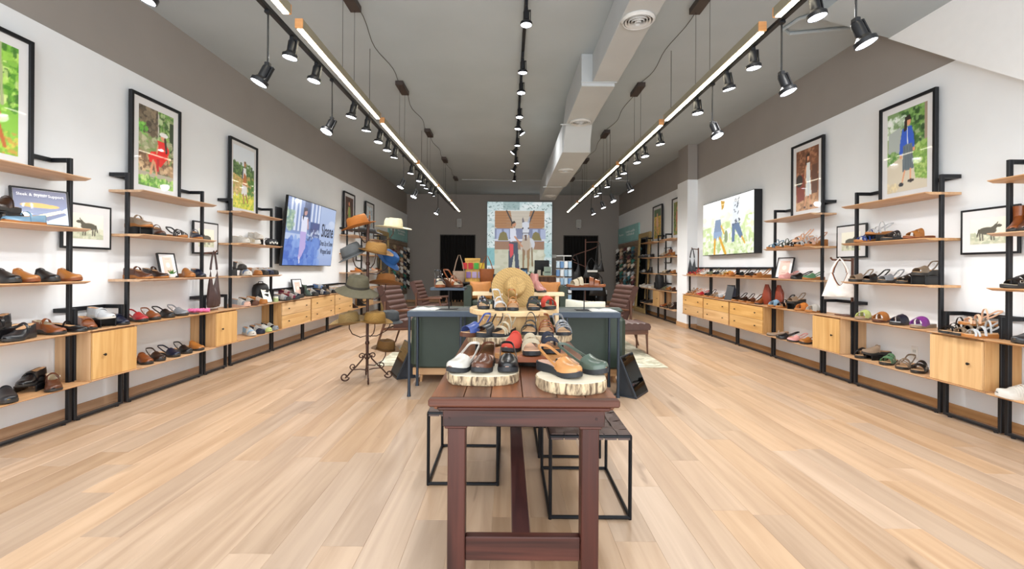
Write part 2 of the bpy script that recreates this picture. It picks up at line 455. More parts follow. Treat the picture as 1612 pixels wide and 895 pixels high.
# ================================================================ SHOES
CN = {'black': '#0c0c0f', 'charcoal': '#222428', 'navy': '#141b30', 'blue': '#3b4f8f', 'light blue': '#8fb3cf', 'grey': '#80848a', 'silver': '#b9bcbf',
      'white': '#c4c0b8', 'cream': '#b5a890', 'taupe': '#8b7763', 'brown': '#54301e', 'dark brown': '#2b1a13', 'tan': '#a2672f', 'cognac': '#7d431f',
      'red': '#a3242b', 'coral': '#bf3f30', 'pink': '#d79b96', 'rose': '#c7a08d', 'green': '#4f7a58', 'sage': '#4c5a50', 'lime': '#b9c77c',
      'purple': '#7a2f86', 'bronze': '#7a6a58', 'burgundy': '#6b1f35', 'orange': '#c97b3a', 'blush': '#e2b596', 'steel blue': '#6f93ad', 'olive': '#6a6b52',
      'peach': '#bd8550', 'yellow': '#cf9c3c', 'denim': '#5d78a3', 'dusty rose': '#b47a72'}
HW = [(0, .30), (.03, .45), (.1, .62), (.2, .68), (.35, .63), (.5, .74), (.65, .95), (.75, 1.0), (.85, .92), (.93, .70), (.98, .42), (1, .22)]
TS = [0, .03, .08, .15, .24, .34, .44, .52, .6, .68, .76, .84, .91, .96, .99, 1.0]
class Last:
    def __init__(s, L=.25, W=.092, heel=.03, toe=.016, spring=.008, arch=.0, side=1):
        s.L, s.W, s.heel, s.toe, s.spring, s.arch, s.side = L, W, heel, toe, spring, arch, side
    def x(s, t): return (t - .5) * s.L
    def hw(s, t): return s.W / 2 * interp(t, HW)
    def c(s, t): return s.side * s.W * .10 * (math.sin((t - .15) * 3.0) - .55)
    def h(s, t): return s.heel + (s.toe - s.heel) * smooth01((t - .18) / .55) + s.g(t)
    def g(s, t):
        z = 0
        if t > .74: z += s.spring * ((t - .74) / .26) ** 1.6
        if s.arch and .28 < t < .62: z += s.arch * math.sin(PI * (t - .28) / .34) ** .8
        return z
def sole_mb(l, grow=.0025, platform=0):
    rings = []
    for t in TS:
        x, w, c = l.x(t), l.hw(t) + grow, l.c(t)
        x += (t - .5) * grow * 2
        rings.append([(x, c - w * .96, l.g(t)), (x, c + w * .96, l.g(t)), (x, c + w, l.g(t) + .4 * (l.h(t) - l.g(t))), (x, c + w * .99, l.h(t)), (x, c - w * .99, l.h(t)), (x, c - w, l.g(t) + .4 * (l.h(t) - l.g(t)))])
    return MB().loft(rings)
def insole_mb(l, inset=.004):
    rings = []
    for t in TS:
        x, w, c = l.x(t) * .975, max(l.hw(t) - inset, .004), l.c(t)
        rings.append([(x, c - w, l.h(t) - .001), (x, c + w, l.h(t) - .001), (x, c + w * .9, l.h(t) + .003), (x, c, l.h(t) + .002), (x, c - w * .9, l.h(t) + .003)])
    return MB().loft(rings)
NJ = 12
def closed_upper(l, t_open, vamp=.055, toeh=.026, collar=.05, heelh=.062, pw=.72):
    """shell with a mouth; returns (upper, lining)"""
    rings, op = [], []
    for t in TS:
        x, w, c, z0 = l.x(t), l.hw(t) + .001, l.c(t), l.h(t) - .002
        if t < t_open and t > .0:
            hc = heelh + (collar - heelh) * smooth01(t / t_open)
            P = []
            for j in range(NJ + 1):
                sgn = 1 if j < NJ / 2 else -1; k = j if j <= NJ / 2 else NJ - j
                if k <= 4:
                    q = k / 4; P.append((x, c + sgn * w * (1 - .16 * q ** 2), z0 + hc * q))
                elif k == 5: P.append((x + .0, c + sgn * (w * .84 - .005), z0 + hc * .97))
                else: P.append((x + (.0 if t > .05 else .008), c, z0 + .006))
            rings.append(P); op.append(True)
        else:
            if t == 0: hh, p = heelh, .25
            else:
                q = (t - t_open) / (1 - t_open); hh = vamp + (toeh - vamp) * smooth01(q * 1.15); p = pw
                if q > .82: hh *= math.sqrt(max(0, 1 - ((q - .82) / .18) ** 2)) * .75 + .25
            rings.append([(x, c + w * math.cos(PI * j / NJ), z0 + hh * max(0, math.sin(PI * j / NJ)) ** p) for j in range(NJ + 1)]); op.append(False)
    up, ln = MB(), MB()
    for mbx in (up, ln):
        for r in rings: mbx.v += r
    n = NJ + 1
    for i in range(len(rings) - 1):
        for j in range(NJ):
            f = (i * n + j, i * n + j + 1, (i + 1) * n + j + 1, (i + 1) * n + j)
            inner = 4 < j < 7 and (op[i] or op[i + 1])
            (ln if inner else up).f.append(f)
    for mbx in (up, ln):                      # drop unused vertices
        used = sorted({i for f in mbx.f for i in f}); mp = {o: k for k, o in enumerate(used)}
        mbx.v = [mbx.v[i] for i in used]; mbx.f = [tuple(mp[i] for i in f) for f in mbx.f]
    return up, ln
def mule_upper(l, t_open, vamp=.062, toeh=.028, t_end=1.0, pw=.7, scoop=.0, th=.0025):
    ts = [t_open + (t_end - t_open) * q for q in (0, .06, .14, .24, .36, .5, .64, .78, .88, .95, .985, 1.0)]
    def ring(t, off):
        x, w, c, z0 = l.x(t), l.hw(t) + .0015 - off, l.c(t), l.h(t) - .002
        q = (t - t_open) / (1 - t_open)
        hh = vamp + (toeh - vamp) * smooth01(q * 1.1)
        if t_end == 1.0 and q > .8: hh *= math.sqrt(max(0, 1 - ((q - .8) / .2) ** 2)) * .72 + .28
        hh -= off
        P = []
        for j in range(NJ + 1):
            a = PI * j / NJ
            xx = x + (scoop * math.sin(a) ** 2 * max(0, 1 - q * 2.4) if scoop else 0)
            P.append((xx, c + w * math.cos(a), z0 + hh * max(0, math.sin(a)) ** pw))
        return P
    m = MB()
    outer = [ring(t, 0) for t in ts]; inner = [ring(t, th) for t in ts]
    m.loft(outer, closed=False); m.loft(inner, closed=False)
    m.loft([outer[0], inner[0]], closed=False)
    if t_end < 1: m.loft([outer[-1], inner[-1]], closed=False)
    return m
def over_band(l, ta, tb, w, hs, th=.003, pw=.75, lift=.0, n=13):
    path, wd, nr = [], [], []
    for j in range(n):
        a = PI * j / (n - 1); q = j / (n - 1); t = ta + (tb - ta) * q
        y = l.c(t) + (l.hw(t) + .0025) * math.cos(a); z = l.h(t) - .006 + lift + (hs + .006) * max(0, math.sin(a)) ** pw
        path.append(Vector((l.x(t), y, z)))
    for j in range(n):
        tv = (path[min(j + 1, n - 1)] - path[max(j - 1, 0)]).normalized()
        d = Vector((1, 0, -.35)); d = (d - tv * d.dot(tv)).normalized()
        wd.append(d); nr.append(tv.cross(d))
    return MB().band(path, wd, w, nr, th)
def heel_band(l, ts=.5, zs=.012, zb=.06, w=.011, th=.003, bulge=1.04):
    path, wd, nr = [], [], []
    n = 17
    for j in range(n):
        q = j / (n - 1) * 2 - 1                     # -1..1 side to side around the heel
        a = abs(q)
        t = ts * a ** 1.5 + .015
        if a < .42: y = l.W * .32 * math.sin(q / .42 * PI / 2) * bulge
        else: y = math.copysign(1, q) * (l.W * .32 + (l.hw(ts) - l.W * .32) * ((a - .42) / .58)) * bulge
        z = l.h(t) + zb + (zs - zb) * smooth01((a - .15) / .85)
        path.append(Vector((l.x(t) - .004, l.c(t) + y, z)))
    for j in range(n):
        tv = (path[min(j + 1, n - 1)] - path[max(j - 1, 0)]).normalized()
        d = Vector((0, 0, 1)); d = (d - tv * d.dot(tv)).normalized()
        wd.append(d); nr.append(tv.cross(d))
    return MB().band(path, wd, w, nr, th)
def buckle_mb(l, t, side, z, s=.011):
    x, y = l.x(t), l.c(t) + side * (l.hw(t) + .0055)
    return MB().tube([(x - s, y, z - s * .7), (x + s, y, z - s * .7), (x + s, y, z + s * .7), (x - s, y, z + s * .7)], .0016, 5, True)
_shoes = {}
LEATHER = lambda c: mat(CN[c], .29, 0, .08, 18, .05)
SUEDE = lambda c: mat(CN[c], .8, 0, .08, 25, .15)
METALB = mat('#c9c4b8', .3, 1.0)
def shoe_parts(kind, c, sole=None, foot=None):
    """list of (name, mesh, sub-part-of) for one kind in one colour"""
    key = (kind, c, sole, foot)
    if key in _shoes: return _shoes[key]
    S = mat(CN.get(sole, sole) if sole else '#2b2825', .6, 0, .06); Fm = mat(CN.get(foot, foot) if foot else '#c9a077', .6, 0, .06, 20)
    U = SUEDE(c) if kind.startswith('s_') else LEATHER(c)
    k = kind.replace('s_', '')
    out = []
    def ad(name, mb, m, par=None):
        me = mb.mesh(name, 50); me.materials.append(m); out.append((name, me, par))
    if k == 'mule':
        l = Last(heel=.036, toe=.02, spring=.01, arch=.004)
        ad('sole', sole_mb(l), S); ad('insole', insole_mb(l), Fm); ad('upper', mule_upper(l, .44, .064, .03, scoop=-.02), U)
        ad('collar_trim', over_band(l, .45, .45, .007, .063, .005, .7), U)
    elif k == 'sling':
        l = Last(heel=.036, toe=.02, spring=.01, arch=.004)
        ad('sole', sole_mb(l), S); ad('insole', insole_mb(l), Fm); ad('upper', mule_upper(l, .50, .056, .03, scoop=.02), U)
        ad('heel_strap', heel_band(l, .55, .016, .062, .012), U); ad('buckle', buckle_mb(l, .40, 1, l.h(.4) + .034), METALB, 'heel_strap')
    elif k == 'clogsling':                     # full swing strap, wooden-clog look
        l = Last(L=.262, W=.1, heel=.04, toe=.022, spring=.012, arch=.004)
        ad('sole', sole_mb(l), S); ad('insole', insole_mb(l), Fm); ad('upper', mule_upper(l, .54, .055, .034, scoop=.026, pw=.62), U)
        ad('heel_strap', heel_band(l, .60, .02, .070, .012, .0035, 1.02), U)
        ad('rivet', MB().lathe([(.001, 0), (.005, 0), (.004, .003), (.001, .0035)], 8, (l.x(.58), l.c(.58) + l.hw(.58) * .98, l.h(.58) + .02)), METALB)
    elif k == 'mary':
        l = Last(heel=.034, toe=.017, spring=.008, arch=.008)
        up, ln = closed_upper(l, .56, .05, .03, .045, .064)
        ad('sole', sole_mb(l), S); ad('upper', up, U); ad('lining', ln, Fm)
        ad('instep_strap', over_band(l, .46, .42, .018, .062, .004, .8, .012), U); ad('buckle', buckle_mb(l, .45, 1, l.h(.45) + .05, .009), METALB, 'instep_strap')
    elif k == 'loafer':
        l = Last(heel=.03, toe=.014, spring=.007, arch=.007)
        up, ln = closed_upper(l, .48, .06, .028, .052, .062)
        ad('sole', sole_mb(l), S); ad('upper', up, U); ad('lining', ln, Fm)
        ad('saddle_strap', over_band(l, .57, .57, .022, .062, .004, .72), U)
    elif k == 'ballet':
        l = Last(heel=.018, toe=.011, spring=.005)
        up, ln = closed_upper(l, .62, .036, .026, .032, .05)
        ad('sole', sole_mb(l, .0015), S); ad('upper', up, U); ad('lining', ln, Fm); ad('instep_strap', over_band(l, .46, .44, .012, .058, .003, .8, .006), U)
    elif k == 'sneaker':
        l = Last(L=.27, W=.098, heel=.032, toe=.022, spring=.012)
        up, ln = closed_upper(l, .46, .068, .036, .058, .07)
        ad('sole', sole_mb(l, .004), S); ad('upper', up, U); ad('lining', ln, Fm)
        ad('toe_cap', mule_upper(l, .84, .041, .034, pw=.66), S)
        for q in (.5, .56, .62, .68): ad('lace', over_band(l, q, q + .02, .006, .073 - (q - .5) * .11, .004, .66), mat(CN['white'], .8))
    elif k == 'slide':
        l = Last(heel=.03, toe=.022, spring=.008)
        ad('sole', sole_mb(l), S); ad('footbed', insole_mb(l, .001), Fm)
        ad('front_strap', over_band(l, .70, .70, .042, .048, .004, .68), U); ad('rear_strap', over_band(l, .47, .50, .040, .066, .004, .7), U)
        ad('buckle', buckle_mb(l, .70, 1, l.h(.7) + .026), METALB, 'front_strap'); ad('buckle', buckle_mb(l, .48, 1, l.h(.48) + .034), METALB, 'rear_strap')
    elif k == 'cross':
        l = Last(heel=.032, toe=.024, spring=.008)
        ad('sole', sole_mb(l), S); ad('footbed', insole_mb(l, .001), Fm)
        ad('cross_strap', over_band(l, .48, .74, .05, .058, .004, .68), U); ad('cross_strap', over_band(l, .74, .48, .05, .063, .004, .68), U)
    elif k == 'band':                          # one wide vamp and a slim heel strap
        l = Last(heel=.05, toe=.026, spring=.006, arch=.006)
        ad('sole', sole_mb(l), S); ad('footbed', insole_mb(l, .001), Fm)
        ad('vamp', mule_upper(l, .56, .055, .04, .88, .68), U); ad('heel_strap', heel_band(l, .42, .006, .075, .012), U)
        ad('buckle', buckle_mb(l, .36, 1, l.h(.36) + .05, .009), METALB, 'heel_strap')
    elif k == 'sandal':
        l = Last(heel=.034, toe=.02, spring=.007)
        ad('sole', sole_mb(l), S); ad('footbed', insole_mb(l, .001), Fm)
        ad('toe_strap', over_band(l, .80, .72, .013, .036, .003, .68), U); ad('toe_strap', over_band(l, .70, .80, .013, .042, .003, .68), U)
        ad('instep_strap', over_band(l, .54, .58, .016, .06, .003, .7), U); ad('ankle_strap', heel_band(l, .42, .03, .082, .011), U)
        ad('ankle_strap', over_band(l, .40, .38, .011, .086, .003, .8, .014), U); ad('buckle', buckle_mb(l, .38, 1, l.h(.38) + .05, .008), METALB, 'ankle_strap')
    elif k == 'fisher':
        l = Last(heel=.034, toe=.02, spring=.007)
        ad('sole', sole_mb(l), S); ad('footbed', insole_mb(l, .001), Fm)
        for q in (.84, .74, .64): ad('toe_strap', over_band(l, q, q - .05, .013, .036 + (.84 - q) * .12, .003, .68), U)
        ad('centre_strap', over_band(l, .56, .56, .022, .062, .0035, .7), U); ad('heel_strap', heel_band(l, .46, .02, .075, .014), U)
    elif k == 'wedge':
        l = Last(heel=.078, toe=.026, spring=.005)
        ad('wedge_sole', sole_mb(l), S); ad('footbed', insole_mb(l, .001), Fm)
        ad('front_strap', over_band(l, .74, .70, .034, .045, .004, .68), U)
        ad('instep_strap', over_band(l, .50, .52, .016, .062, .003, .72), U)
        ad('heel_strap', heel_band(l, .40, .012, .085, .013), U); ad('buckle', buckle_mb(l, .36, 1, l.h(.36) + .06, .009), METALB, 'heel_strap')
    elif k == 'boot':
        l = Last(heel=.04, toe=.016, spring=.008, arch=.01)
        up, ln = closed_upper(l, .40, .085, .03, .10, .10)
        ad('sole', sole_mb(l), S); ad('upper', up, U); ad('lining', ln, Fm)
        sh = []
        for zz, a, b in ((.06, .058, .040), (.09, .055, .038), (.13, .052, .039), (.17, .053, .042)):
            sh.append([(l.x(.2) + a * math.cos(2 * PI * q / 16) + .004, l.c(.2) + b * math.sin(2 * PI * q / 16), l.heel + zz - .02) for q in range(16)])
        ad('shaft', MB().loft(sh, cap=False), U)
        ad('pull_tab', MB().box(l.x(.0) - .002, l.x(.0) + .004, -.008, .008, .16, .2), U)
    _shoes[key] = out
    return out
KIND = {'mule': 'slip-on clog', 'sling': 'slingback clog', 'clogsling': 'swing-strap clog', 'mary': 'strap shoe', 'loafer': 'loafer', 'ballet': 'ballet flat', 'sneaker': 'sneaker',
        'slide': 'two-strap slide', 'cross': 'crossover slide', 'band': 'wide-band sandal', 'sandal': 'strappy sandal', 'fisher': 'fisherman sandal', 'wedge': 'wedge sandal', 'boot': 'ankle boot'}
SNAME = {'mule': 'clog', 'sling': 'clog', 'clogsling': 'clog', 'mary': 'strap_shoe', 'loafer': 'loafer', 'ballet': 'ballet_flat', 'sneaker': 'sneaker', 'slide': 'slide_sandal', 'cross': 'slide_sandal',
         'band': 'sandal', 'sandal': 'sandal', 'fisher': 'sandal', 'wedge': 'wedge_sandal', 'boot': 'ankle_boot'}
def shoe(kind, c, loc, rot, label, sole=None, foot=None, group=None, scale=1.0, mirror=False):
    k = kind.replace('s_', '')
    t = thing(SNAME[k], label, 'boot' if k == 'boot' else 'shoe', loc, 0, group, rot if isinstance(rot, tuple) else (0, 0, rot))
    t.scale = (scale, -scale if mirror else scale, scale)
    made = {}
    for nm, me, par in shoe_parts(kind, c, sole, foot):
        o = put(nm, me, made.get(par, t)); made[nm] = o
    return t
def riser(loc, rotz, label, w=.16, d=.10, h=.06):
    r = thing('shoe_riser', label, 'riser', loc, rotz, 'black bridge risers under display shoes')
    m = mat('#0f1013', .3)
    bx('top_plate', m, r, -d / 2, d / 2, -w / 2, w / 2, h - .008, h, .001)
    bx('side_plate', m, r, -d / 2, d / 2, -w / 2, -w / 2 + .008, 0, h - .008, .001); bx('side_plate', m, r, -d / 2, d / 2, w / 2 - .008, w / 2, 0, h - .008, .001)
    return r

# ================================================================ SHELVING
DEPTH, MID = .325, .165                    # shelf depth and distance of the uprights from the wall
SZ = [1.96, 1.555, 1.138, .74, .33]
def wall_place(side, yc):
    return ((-XL, yc, 0), -PI / 2) if side == 'L' else ((XR, yc, 0), PI / 2)
_fm = {}
def shared(name, key, fn, m):
    if key not in _fm:
        me = fn().mesh(name); me.materials.append(m); _fm[key] = me
    return _fm[key]
def frame(t, W, ztop, bottom=True):
    w = W / 2; u = .013; v = .016
    up = shared('upright', ('up', ztop), lambda: MB().box(-u, u, MID - v, MID + v, .012, ztop, .002), BLK)
    put('upright', up, t, (-w + u, 0, 0)); put('upright', up, t, (w - u, 0, 0))
    am = shared('top_arm', 'arm', lambda: MB().box(-u, u, .03, MID - v, -.034, 0, .002), BLK)
    put('top_arm', am, t, (-w + u, 0, ztop)); put('top_arm', am, t, (w - u, 0, ztop))
    bx('wall_rail', BLK, t, -w, w, .003, .03, ztop - .034, ztop, .002)
    bx('bottom_rail', BLK, t, -w + 2 * u, w - 2 * u, MID - v, MID + v, .012, .034, .002)
    ft = shared('foot', 'foot', lambda: MB().lathe([(.014, 0), (.014, .012), (.006, .012)], 10), BLK)
    put('foot', ft, t, (-w + .05, MID, 0)); put('foot', ft, t, (w - .05, MID, 0))
def shelf_mesh(W):
    w = W / 2; T = .022
    return MB().loft([[(xx, .002, 0), (xx, DEPTH, 0), (xx, DEPTH, -.006), (xx, DEPTH - .045, -T), (xx, .002, -T)] for xx in (-w, w)])
def shelf_unit(side, y0, y1, label, zs=SZ, ztop=2.117, tight=True):
    yc, W = (y0 + y1) / 2, y1 - y0
    loc, rz = wall_place(side, yc)
    t = thing('shelving_unit', label, 'shelf', loc, rz, 'black-framed oak wall shelving')
    frame(t, W, ztop)
    me = shared('shelf', ('sh', round(W, 3)), lambda: shelf_mesh(W), OAK_X)
    for z in zs: put('shelf', me, t, (0, 0, z))
    return t
KNOB = lambda: MB().lathe([(.001, 0), (.004, 0), (.004, .012), (.011, .014), (.011, .02), (.001, .022)], 10)
def cabinet_unit(side, y0, y1, label, ztop=.912, drawers=False, extra=(), near=1):
    yc, W = (y0 + y1) / 2, y1 - y0
    loc, rz = wall_place(side, yc)
    t = thing('drawer_unit' if drawers else 'cabinet_unit', label, 'drawers' if drawers else 'cabinet', loc, rz, 'oak wall drawers on black frames' if drawers else 'small oak wall cabinets on black frames')
    frame(t, W, ztop)
    w = W / 2 - .003
    me = shared('shelf', ('sh', round(W, 3)), lambda: shelf_mesh(W), OAK_X)
    tp = put('top_board', me, t, (0, 0, .74)); bp = put('base_board', me, t, (0, 0, .33 + .004))
    b0, b1 = .334, .716
    cw = w - .012
    body = bx('body', OAK_Z, t, -cw, cw, .004, DEPTH - .032, b0, b1 + .004, .002)
    kn = shared('knob', 'knob', KNOB, mat('#16130f', .5))
    if drawers:
        hh = (b1 - b0) / 2
        for i in range(2):
            d = bx('drawer', wood('#c0935c', '#d8b079', 'x', .7, .45, .08), t, -cw + .002, cw - .002, DEPTH - .03, DEPTH - .012, b0 + i * hh + .002, b0 + (i + 1) * hh - .002, .002)
            for xx in (-cw * .62, cw * .62): put('knob', kn, d, (xx, DEPTH - .012, b0 + (i + .5) * hh), (-PI / 2, 0, 0))
    else:
        d = bx('door', wood('#c0935c', '#d8b079', 'z', .7, .45, .08), t, -cw + .002, cw - .002, DEPTH - .03, DEPTH - .012, b0 + .002, b1 - .002, .002)
        put('knob', kn, d, (near * cw * .55, DEPTH - .012, (b0 + b1) / 2), (-PI / 2, 0, 0))
    for z in extra: put('shelf', me, t, (0, 0, z))
    return t
def yL(u, z=1.27): return yx(u, -XL + MID, z)
def yR(u, z=1.27): return yx(u, XR - MID, z)
# left wall
shelf_unit('L', 2.60, 3.645, 'oak shelving with black uprights below the dog photo at far left')
cabinet_unit('L', 3.665, 4.135, 'small oak cabinet with shoes on top, left of the red-dress photo shelving')
shelf_unit('L', 4.17, 5.215, 'five-tier oak shelving with black uprights holding the red-dress photo')
cabinet_unit('L', 5.235, 5.66, 'small oak cabinet carrying the dark brown tote bag on its wooden stand')
shelf_unit('L', 5.725, 6.735, 'five-tier oak shelving holding the meadow-walker photo beside the television')
cabinet_unit('L', 6.755, 7.755, 'oak two-drawer wall unit nearest the shelving, under the television', drawers=True)
cabinet_unit('L', 7.775, 8.815, 'middle oak two-drawer wall unit under the television', drawers=True)
cabinet_unit('L', 8.835, 9.84, 'oak two-drawer wall unit half hidden by the hat rack', drawers=True)
shelf_unit('L', 9.87, 10.87, 'oak shelving with black uprights seen behind the hat rack')
cabinet_unit('L', 10.9, 11.35, 'small oak cabinet on the far left wall behind the hats', near=1)
shelf_unit('L', 11.4, 12.4, 'oak shelving on the far left wall beside the gold mirror')
# right wall
shelf_unit('R', 2.45, 3.49, 'oak shelving with black uprights at the right edge')
cabinet_unit('R', 3.513, 3.985, 'small oak cabinet topped with strappy sandals by the right edge', near=-1)
shelf_unit('R', 4.01, 5.015, 'five-tier oak shelving holding the blue-shirt photo')
cabinet_unit('R', 5.045, 5.515, 'small oak cabinet below the hanging white handbag', near=-1)
shelf_unit('R', 5.535, 6.545, 'five-tier oak shelving holding the pale-dress photo')
for k, (a, b) in enumerate(((6.565, 7.57), (7.59, 8.575), (8.595, 9.60))):
    cabinet_unit('R', a, b, ['oak two-drawer unit below the lightbox, nearest the pale-dress shelving', 'middle oak two-drawer unit below the bright lightbox', 'oak two-drawer unit below the lightbox, against the white pilaster'][k], 1.30, True, (1.135,))
shelf_unit('R', 10.22, 11.07, 'oak shelving just beyond the white pilaster')
cabinet_unit('R', 11.09, 11.58, 'small oak cabinet on the far right wall beyond the pilaster', near=-1)
shelf_unit('R', 11.6, 12.62, 'oak shelving beside the gold-framed mirror at far right')
# ================================================================ PRINTS (flat pictures: coloured grid meshes)
class Canvas:
    def __init__(s, w, h, top=(1, 1, 1), bot=None):
        s.w, s.h = w, h
        bot = top if bot is None else bot
        q = np.linspace(0, 1, h)[:, None, None]
        s.a = np.array(hexc(top))[None, None, :] * (1 - q) + np.array(hexc(bot))[None, None, :] * q
        s.a = np.repeat(s.a, w, 1)
        s.X, s.Y = np.meshgrid((np.arange(w) + .5) / w, (np.arange(h) + .5) / h)     # 0..1, y down
    def _mix(s, m, c, al=1.0):
        m = (m * al)[..., None]; s.a = s.a * (1 - m) + np.array(hexc(c))[None, None, :] * m; return s
    def poly(s, pts, c, al=1.0):
        inside = np.zeros((s.h, s.w), bool); n = len(pts); X, Y = s.X, s.Y
        for i in range(n):
            x1, y1 = pts[i]; x2, y2 = pts[(i + 1) % n]
            cond = ((y1 > Y) != (y2 > Y)); den = (y2 - y1) if abs(y2 - y1) > 1e-9 else 1e-9
            inside ^= cond & (X < (x2 - x1) * (Y - y1) / den + x1)
        return s._mix(inside.astype(float), c, al)
    def ell(s, cx, cy, rx, ry, c, al=1.0):
        d = ((s.X - cx) / rx) ** 2 + ((s.Y - cy) / ry) ** 2
        return s._mix(np.clip((1.12 - d) / .24, 0, 1), c, al)
    def line(s, x1, y1, x2, y2, wd, c, al=1.0):
        asp = s.h / s.w
        dx, dy = x2 - x1, (y2 - y1) * asp; L2 = dx * dx + dy * dy + 1e-9
        t = np.clip(((s.X - x1) * dx + (s.Y - y1) * asp * dy) / L2, 0, 1)
        d = np.hypot(s.X - x1 - t * dx, (s.Y - y1) * asp - t * dy)
        return s._mix(np.clip((wd - d) / (wd * .35) , 0, 1), c, al)
    def rect(s, x0, y0, x1, y1, c, al=1.0):
        return s._mix(((s.X >= x0) & (s.X < x1) & (s.Y >= y0) & (s.Y < y1)).astype(float), c, al)
    def leaves(s, x0, y0, x1, y1, cols, n, r=.03):
        for _ in range(n):
            s.ell(RNG.uniform(x0, x1), RNG.uniform(y0, y1), r * RNG.uniform(.4, 1.3), r * RNG.uniform(.3, 1.0) * s.w / s.h, cols[RNG.integers(len(cols))], .75)
        return s
    def mesh(s, W, Hh):
        n, m = s.w, s.h
        xs = np.linspace(-W / 2, W / 2, n); zs = np.linspace(Hh, 0, m)
        V = np.zeros((m, n, 3)); V[..., 0] = xs[None, :]; V[..., 2] = zs[:, None]
        idx = np.arange(m * n).reshape(m, n)
        Fq = np.stack([idx[1:, :-1], idx[1:, 1:], idx[:-1, 1:], idx[:-1, :-1]], -1).reshape(-1, 4)
        me = bpy.data.meshes.new('print'); me.from_pydata(V.reshape(-1, 3).tolist(), [], Fq.tolist())
        c = np.clip(s.a, 0, 1).reshape(-1, 3); c = np.where(c <= .04045, c / 12.92, ((c + .055) / 1.055) ** 2.4)
        at = me.color_attributes.new('ink', 'FLOAT_COLOR', 'POINT')
        at.data.foreach_set('color', np.concatenate([c, np.ones((len(c), 1))], 1).astype(np.float32).ravel())
        return me
def hexc(c):
    if isinstance(c, str):
        c = c.lstrip('#'); return [int(c[i:i + 2], 16) / 255 for i in (0, 2, 4)]
    return c
SKIN = '#c98f6c'
def pic_dog():
    c = Canvas(56, 80, '#6fa63a', '#7fb53a'); G = ['#3d7a22', '#5c9a2c', '#8dbf4a', '#a9cf62', '#2f5f1e', '#c7dc8a']
    c.leaves(0, 0, 1, .6, G, 260, .07); c.line(.72, 0, .76, .55, .03, '#9aa37a'); c.leaves(0, .78, 1, 1, ['#8bb83a', '#c3b648', '#b88a3a', '#6f9c2c'], 160, .05)
    c.ell(.58, .66, .17, .09, '#b5622a'); c.line(.68, .68, .8, .92, .035, '#a9571f'); c.line(.6, .7, .55, .95, .035, '#c0702f'); c.line(.45, .68, .44, .93, .03, '#e8d9c8'); c.ell(.42, .56, .09, .07, '#a9531d'); c.ell(.44, .66, .06, .06, '#f0e6da')
    return c
def pic_red():
    c = Canvas(64, 92, '#7d8a60', '#6f9150'); G = ['#3f6b2a', '#59873a', '#87a95a', '#2f4f22', '#a7b98a']
    c.rect(0, 0, .55, .34, '#4f463a'); c.leaves(0, 0, .55, .34, ['#3a332a', '#6d6250', '#857660', '#584a3a'], 90, .06); c.rect(.53, 0, .57, .34, '#b9b9ae')
    c.leaves(.57, 0, 1, .45, G, 110, .06); c.leaves(0, .2, .22, .5, ['#5fa23a', '#3f7f2a', '#7dbb55'], 60, .05); c.rect(.88, .1, 1, .6, '#27371f')
    c.leaves(0, .36, 1, .58, ['#9b9f7c', '#b9b59a', '#6f8a4c', '#8d8a6a'], 90, .07)
    c.poly([(0, .55), (1, .68), (1, .82), (0, .74)], '#8a6f52'); c.leaves(0, .58, 1, .8, ['#6d523c', '#a88762', '#c8ac86', '#5a4331'], 120, .06)
    c.rect(0, .82, 1, .9, '#a39a86'); c.leaves(0, .87, 1, 1, ['#5c9a2c', '#8dbf4a', '#4a7a2a', '#b5c97c'], 120, .05)
    c.poly([(.52, .38), (.74, .38), (.86, .46), (.84, .58), (.76, .62), (.62, .72), (.52, .70), (.3, .68), (.26, .6), (.34, .55), (.54, .52)], '#d8231f')
    c.poly([(.5, .62), (.58, .62), (.56, .78), (.48, .78)], '#b51a1a')
    c.ell(.68, .32, .07, .05, SKIN); c.ell(.70, .29, .13, .03, '#efe9dc'); c.line(.74, .34, .78, .5, .035, '#2b1a14')
    c.line(.83, .55, .86, .64, .025, SKIN); c.line(.53, .45, .5, .55, .025, SKIN); c.line(.4, .66, .33, .82, .035, SKIN); c.line(.44, .68, .5, .82, .03, SKIN)
    return c
def pic_meadow():
    c = Canvas(60, 92, '#c3cbd6', '#cfd3d8')
    c.poly([(0, .26), (.4, .3), (1, .36), (1, .6), (0, .5)], '#4b6a3a'); c.leaves(0, .27, 1, .52, ['#3c5a2c', '#5f7f45', '#2f4a26', '#6f8f50'], 120, .05)
    c.poly([(0, .45), (1, .6), (1, .78), (0, .78)], '#c0a468'); c.leaves(0, .46, 1, .78, ['#b59a5c', '#d2ba80', '#a88f55', '#8aa04a'], 120, .05); c.leaves(.7, .5, 1, .85, ['#3f6b2a', '#4f7d30'], 50, .06)
    c.rect(0, .8, 1, 1, '#b8b63a'); c.leaves(0, .76, 1, 1, ['#c9c23a', '#9fb02f', '#d9d05a', '#7f9a2c'], 200, .045)
    c.poly([(.46, .33), (.6, .33), (.62, .5), (.44, .5)], '#dfe0e2'); c.ell(.55, .27, .05, .045, '#a26f4c'); c.ell(.55, .235, .05, .02, '#6f5236')
    c.poly([(.5, .4), (.62, .45), (.6, .64), (.44, .62)], '#b06a3c'); c.poly([(.42, .6), (.64, .62), (.66, .78), (.38, .76)], '#d4d6da'); c.line(.47, .76, .5, .9, .03, '#a4683f'); c.line(.6, .76, .68, .88, .03, '#8a4f2c'); c.line(.45, .36, .42, .5, .03, '#3a3e4c')
    return c
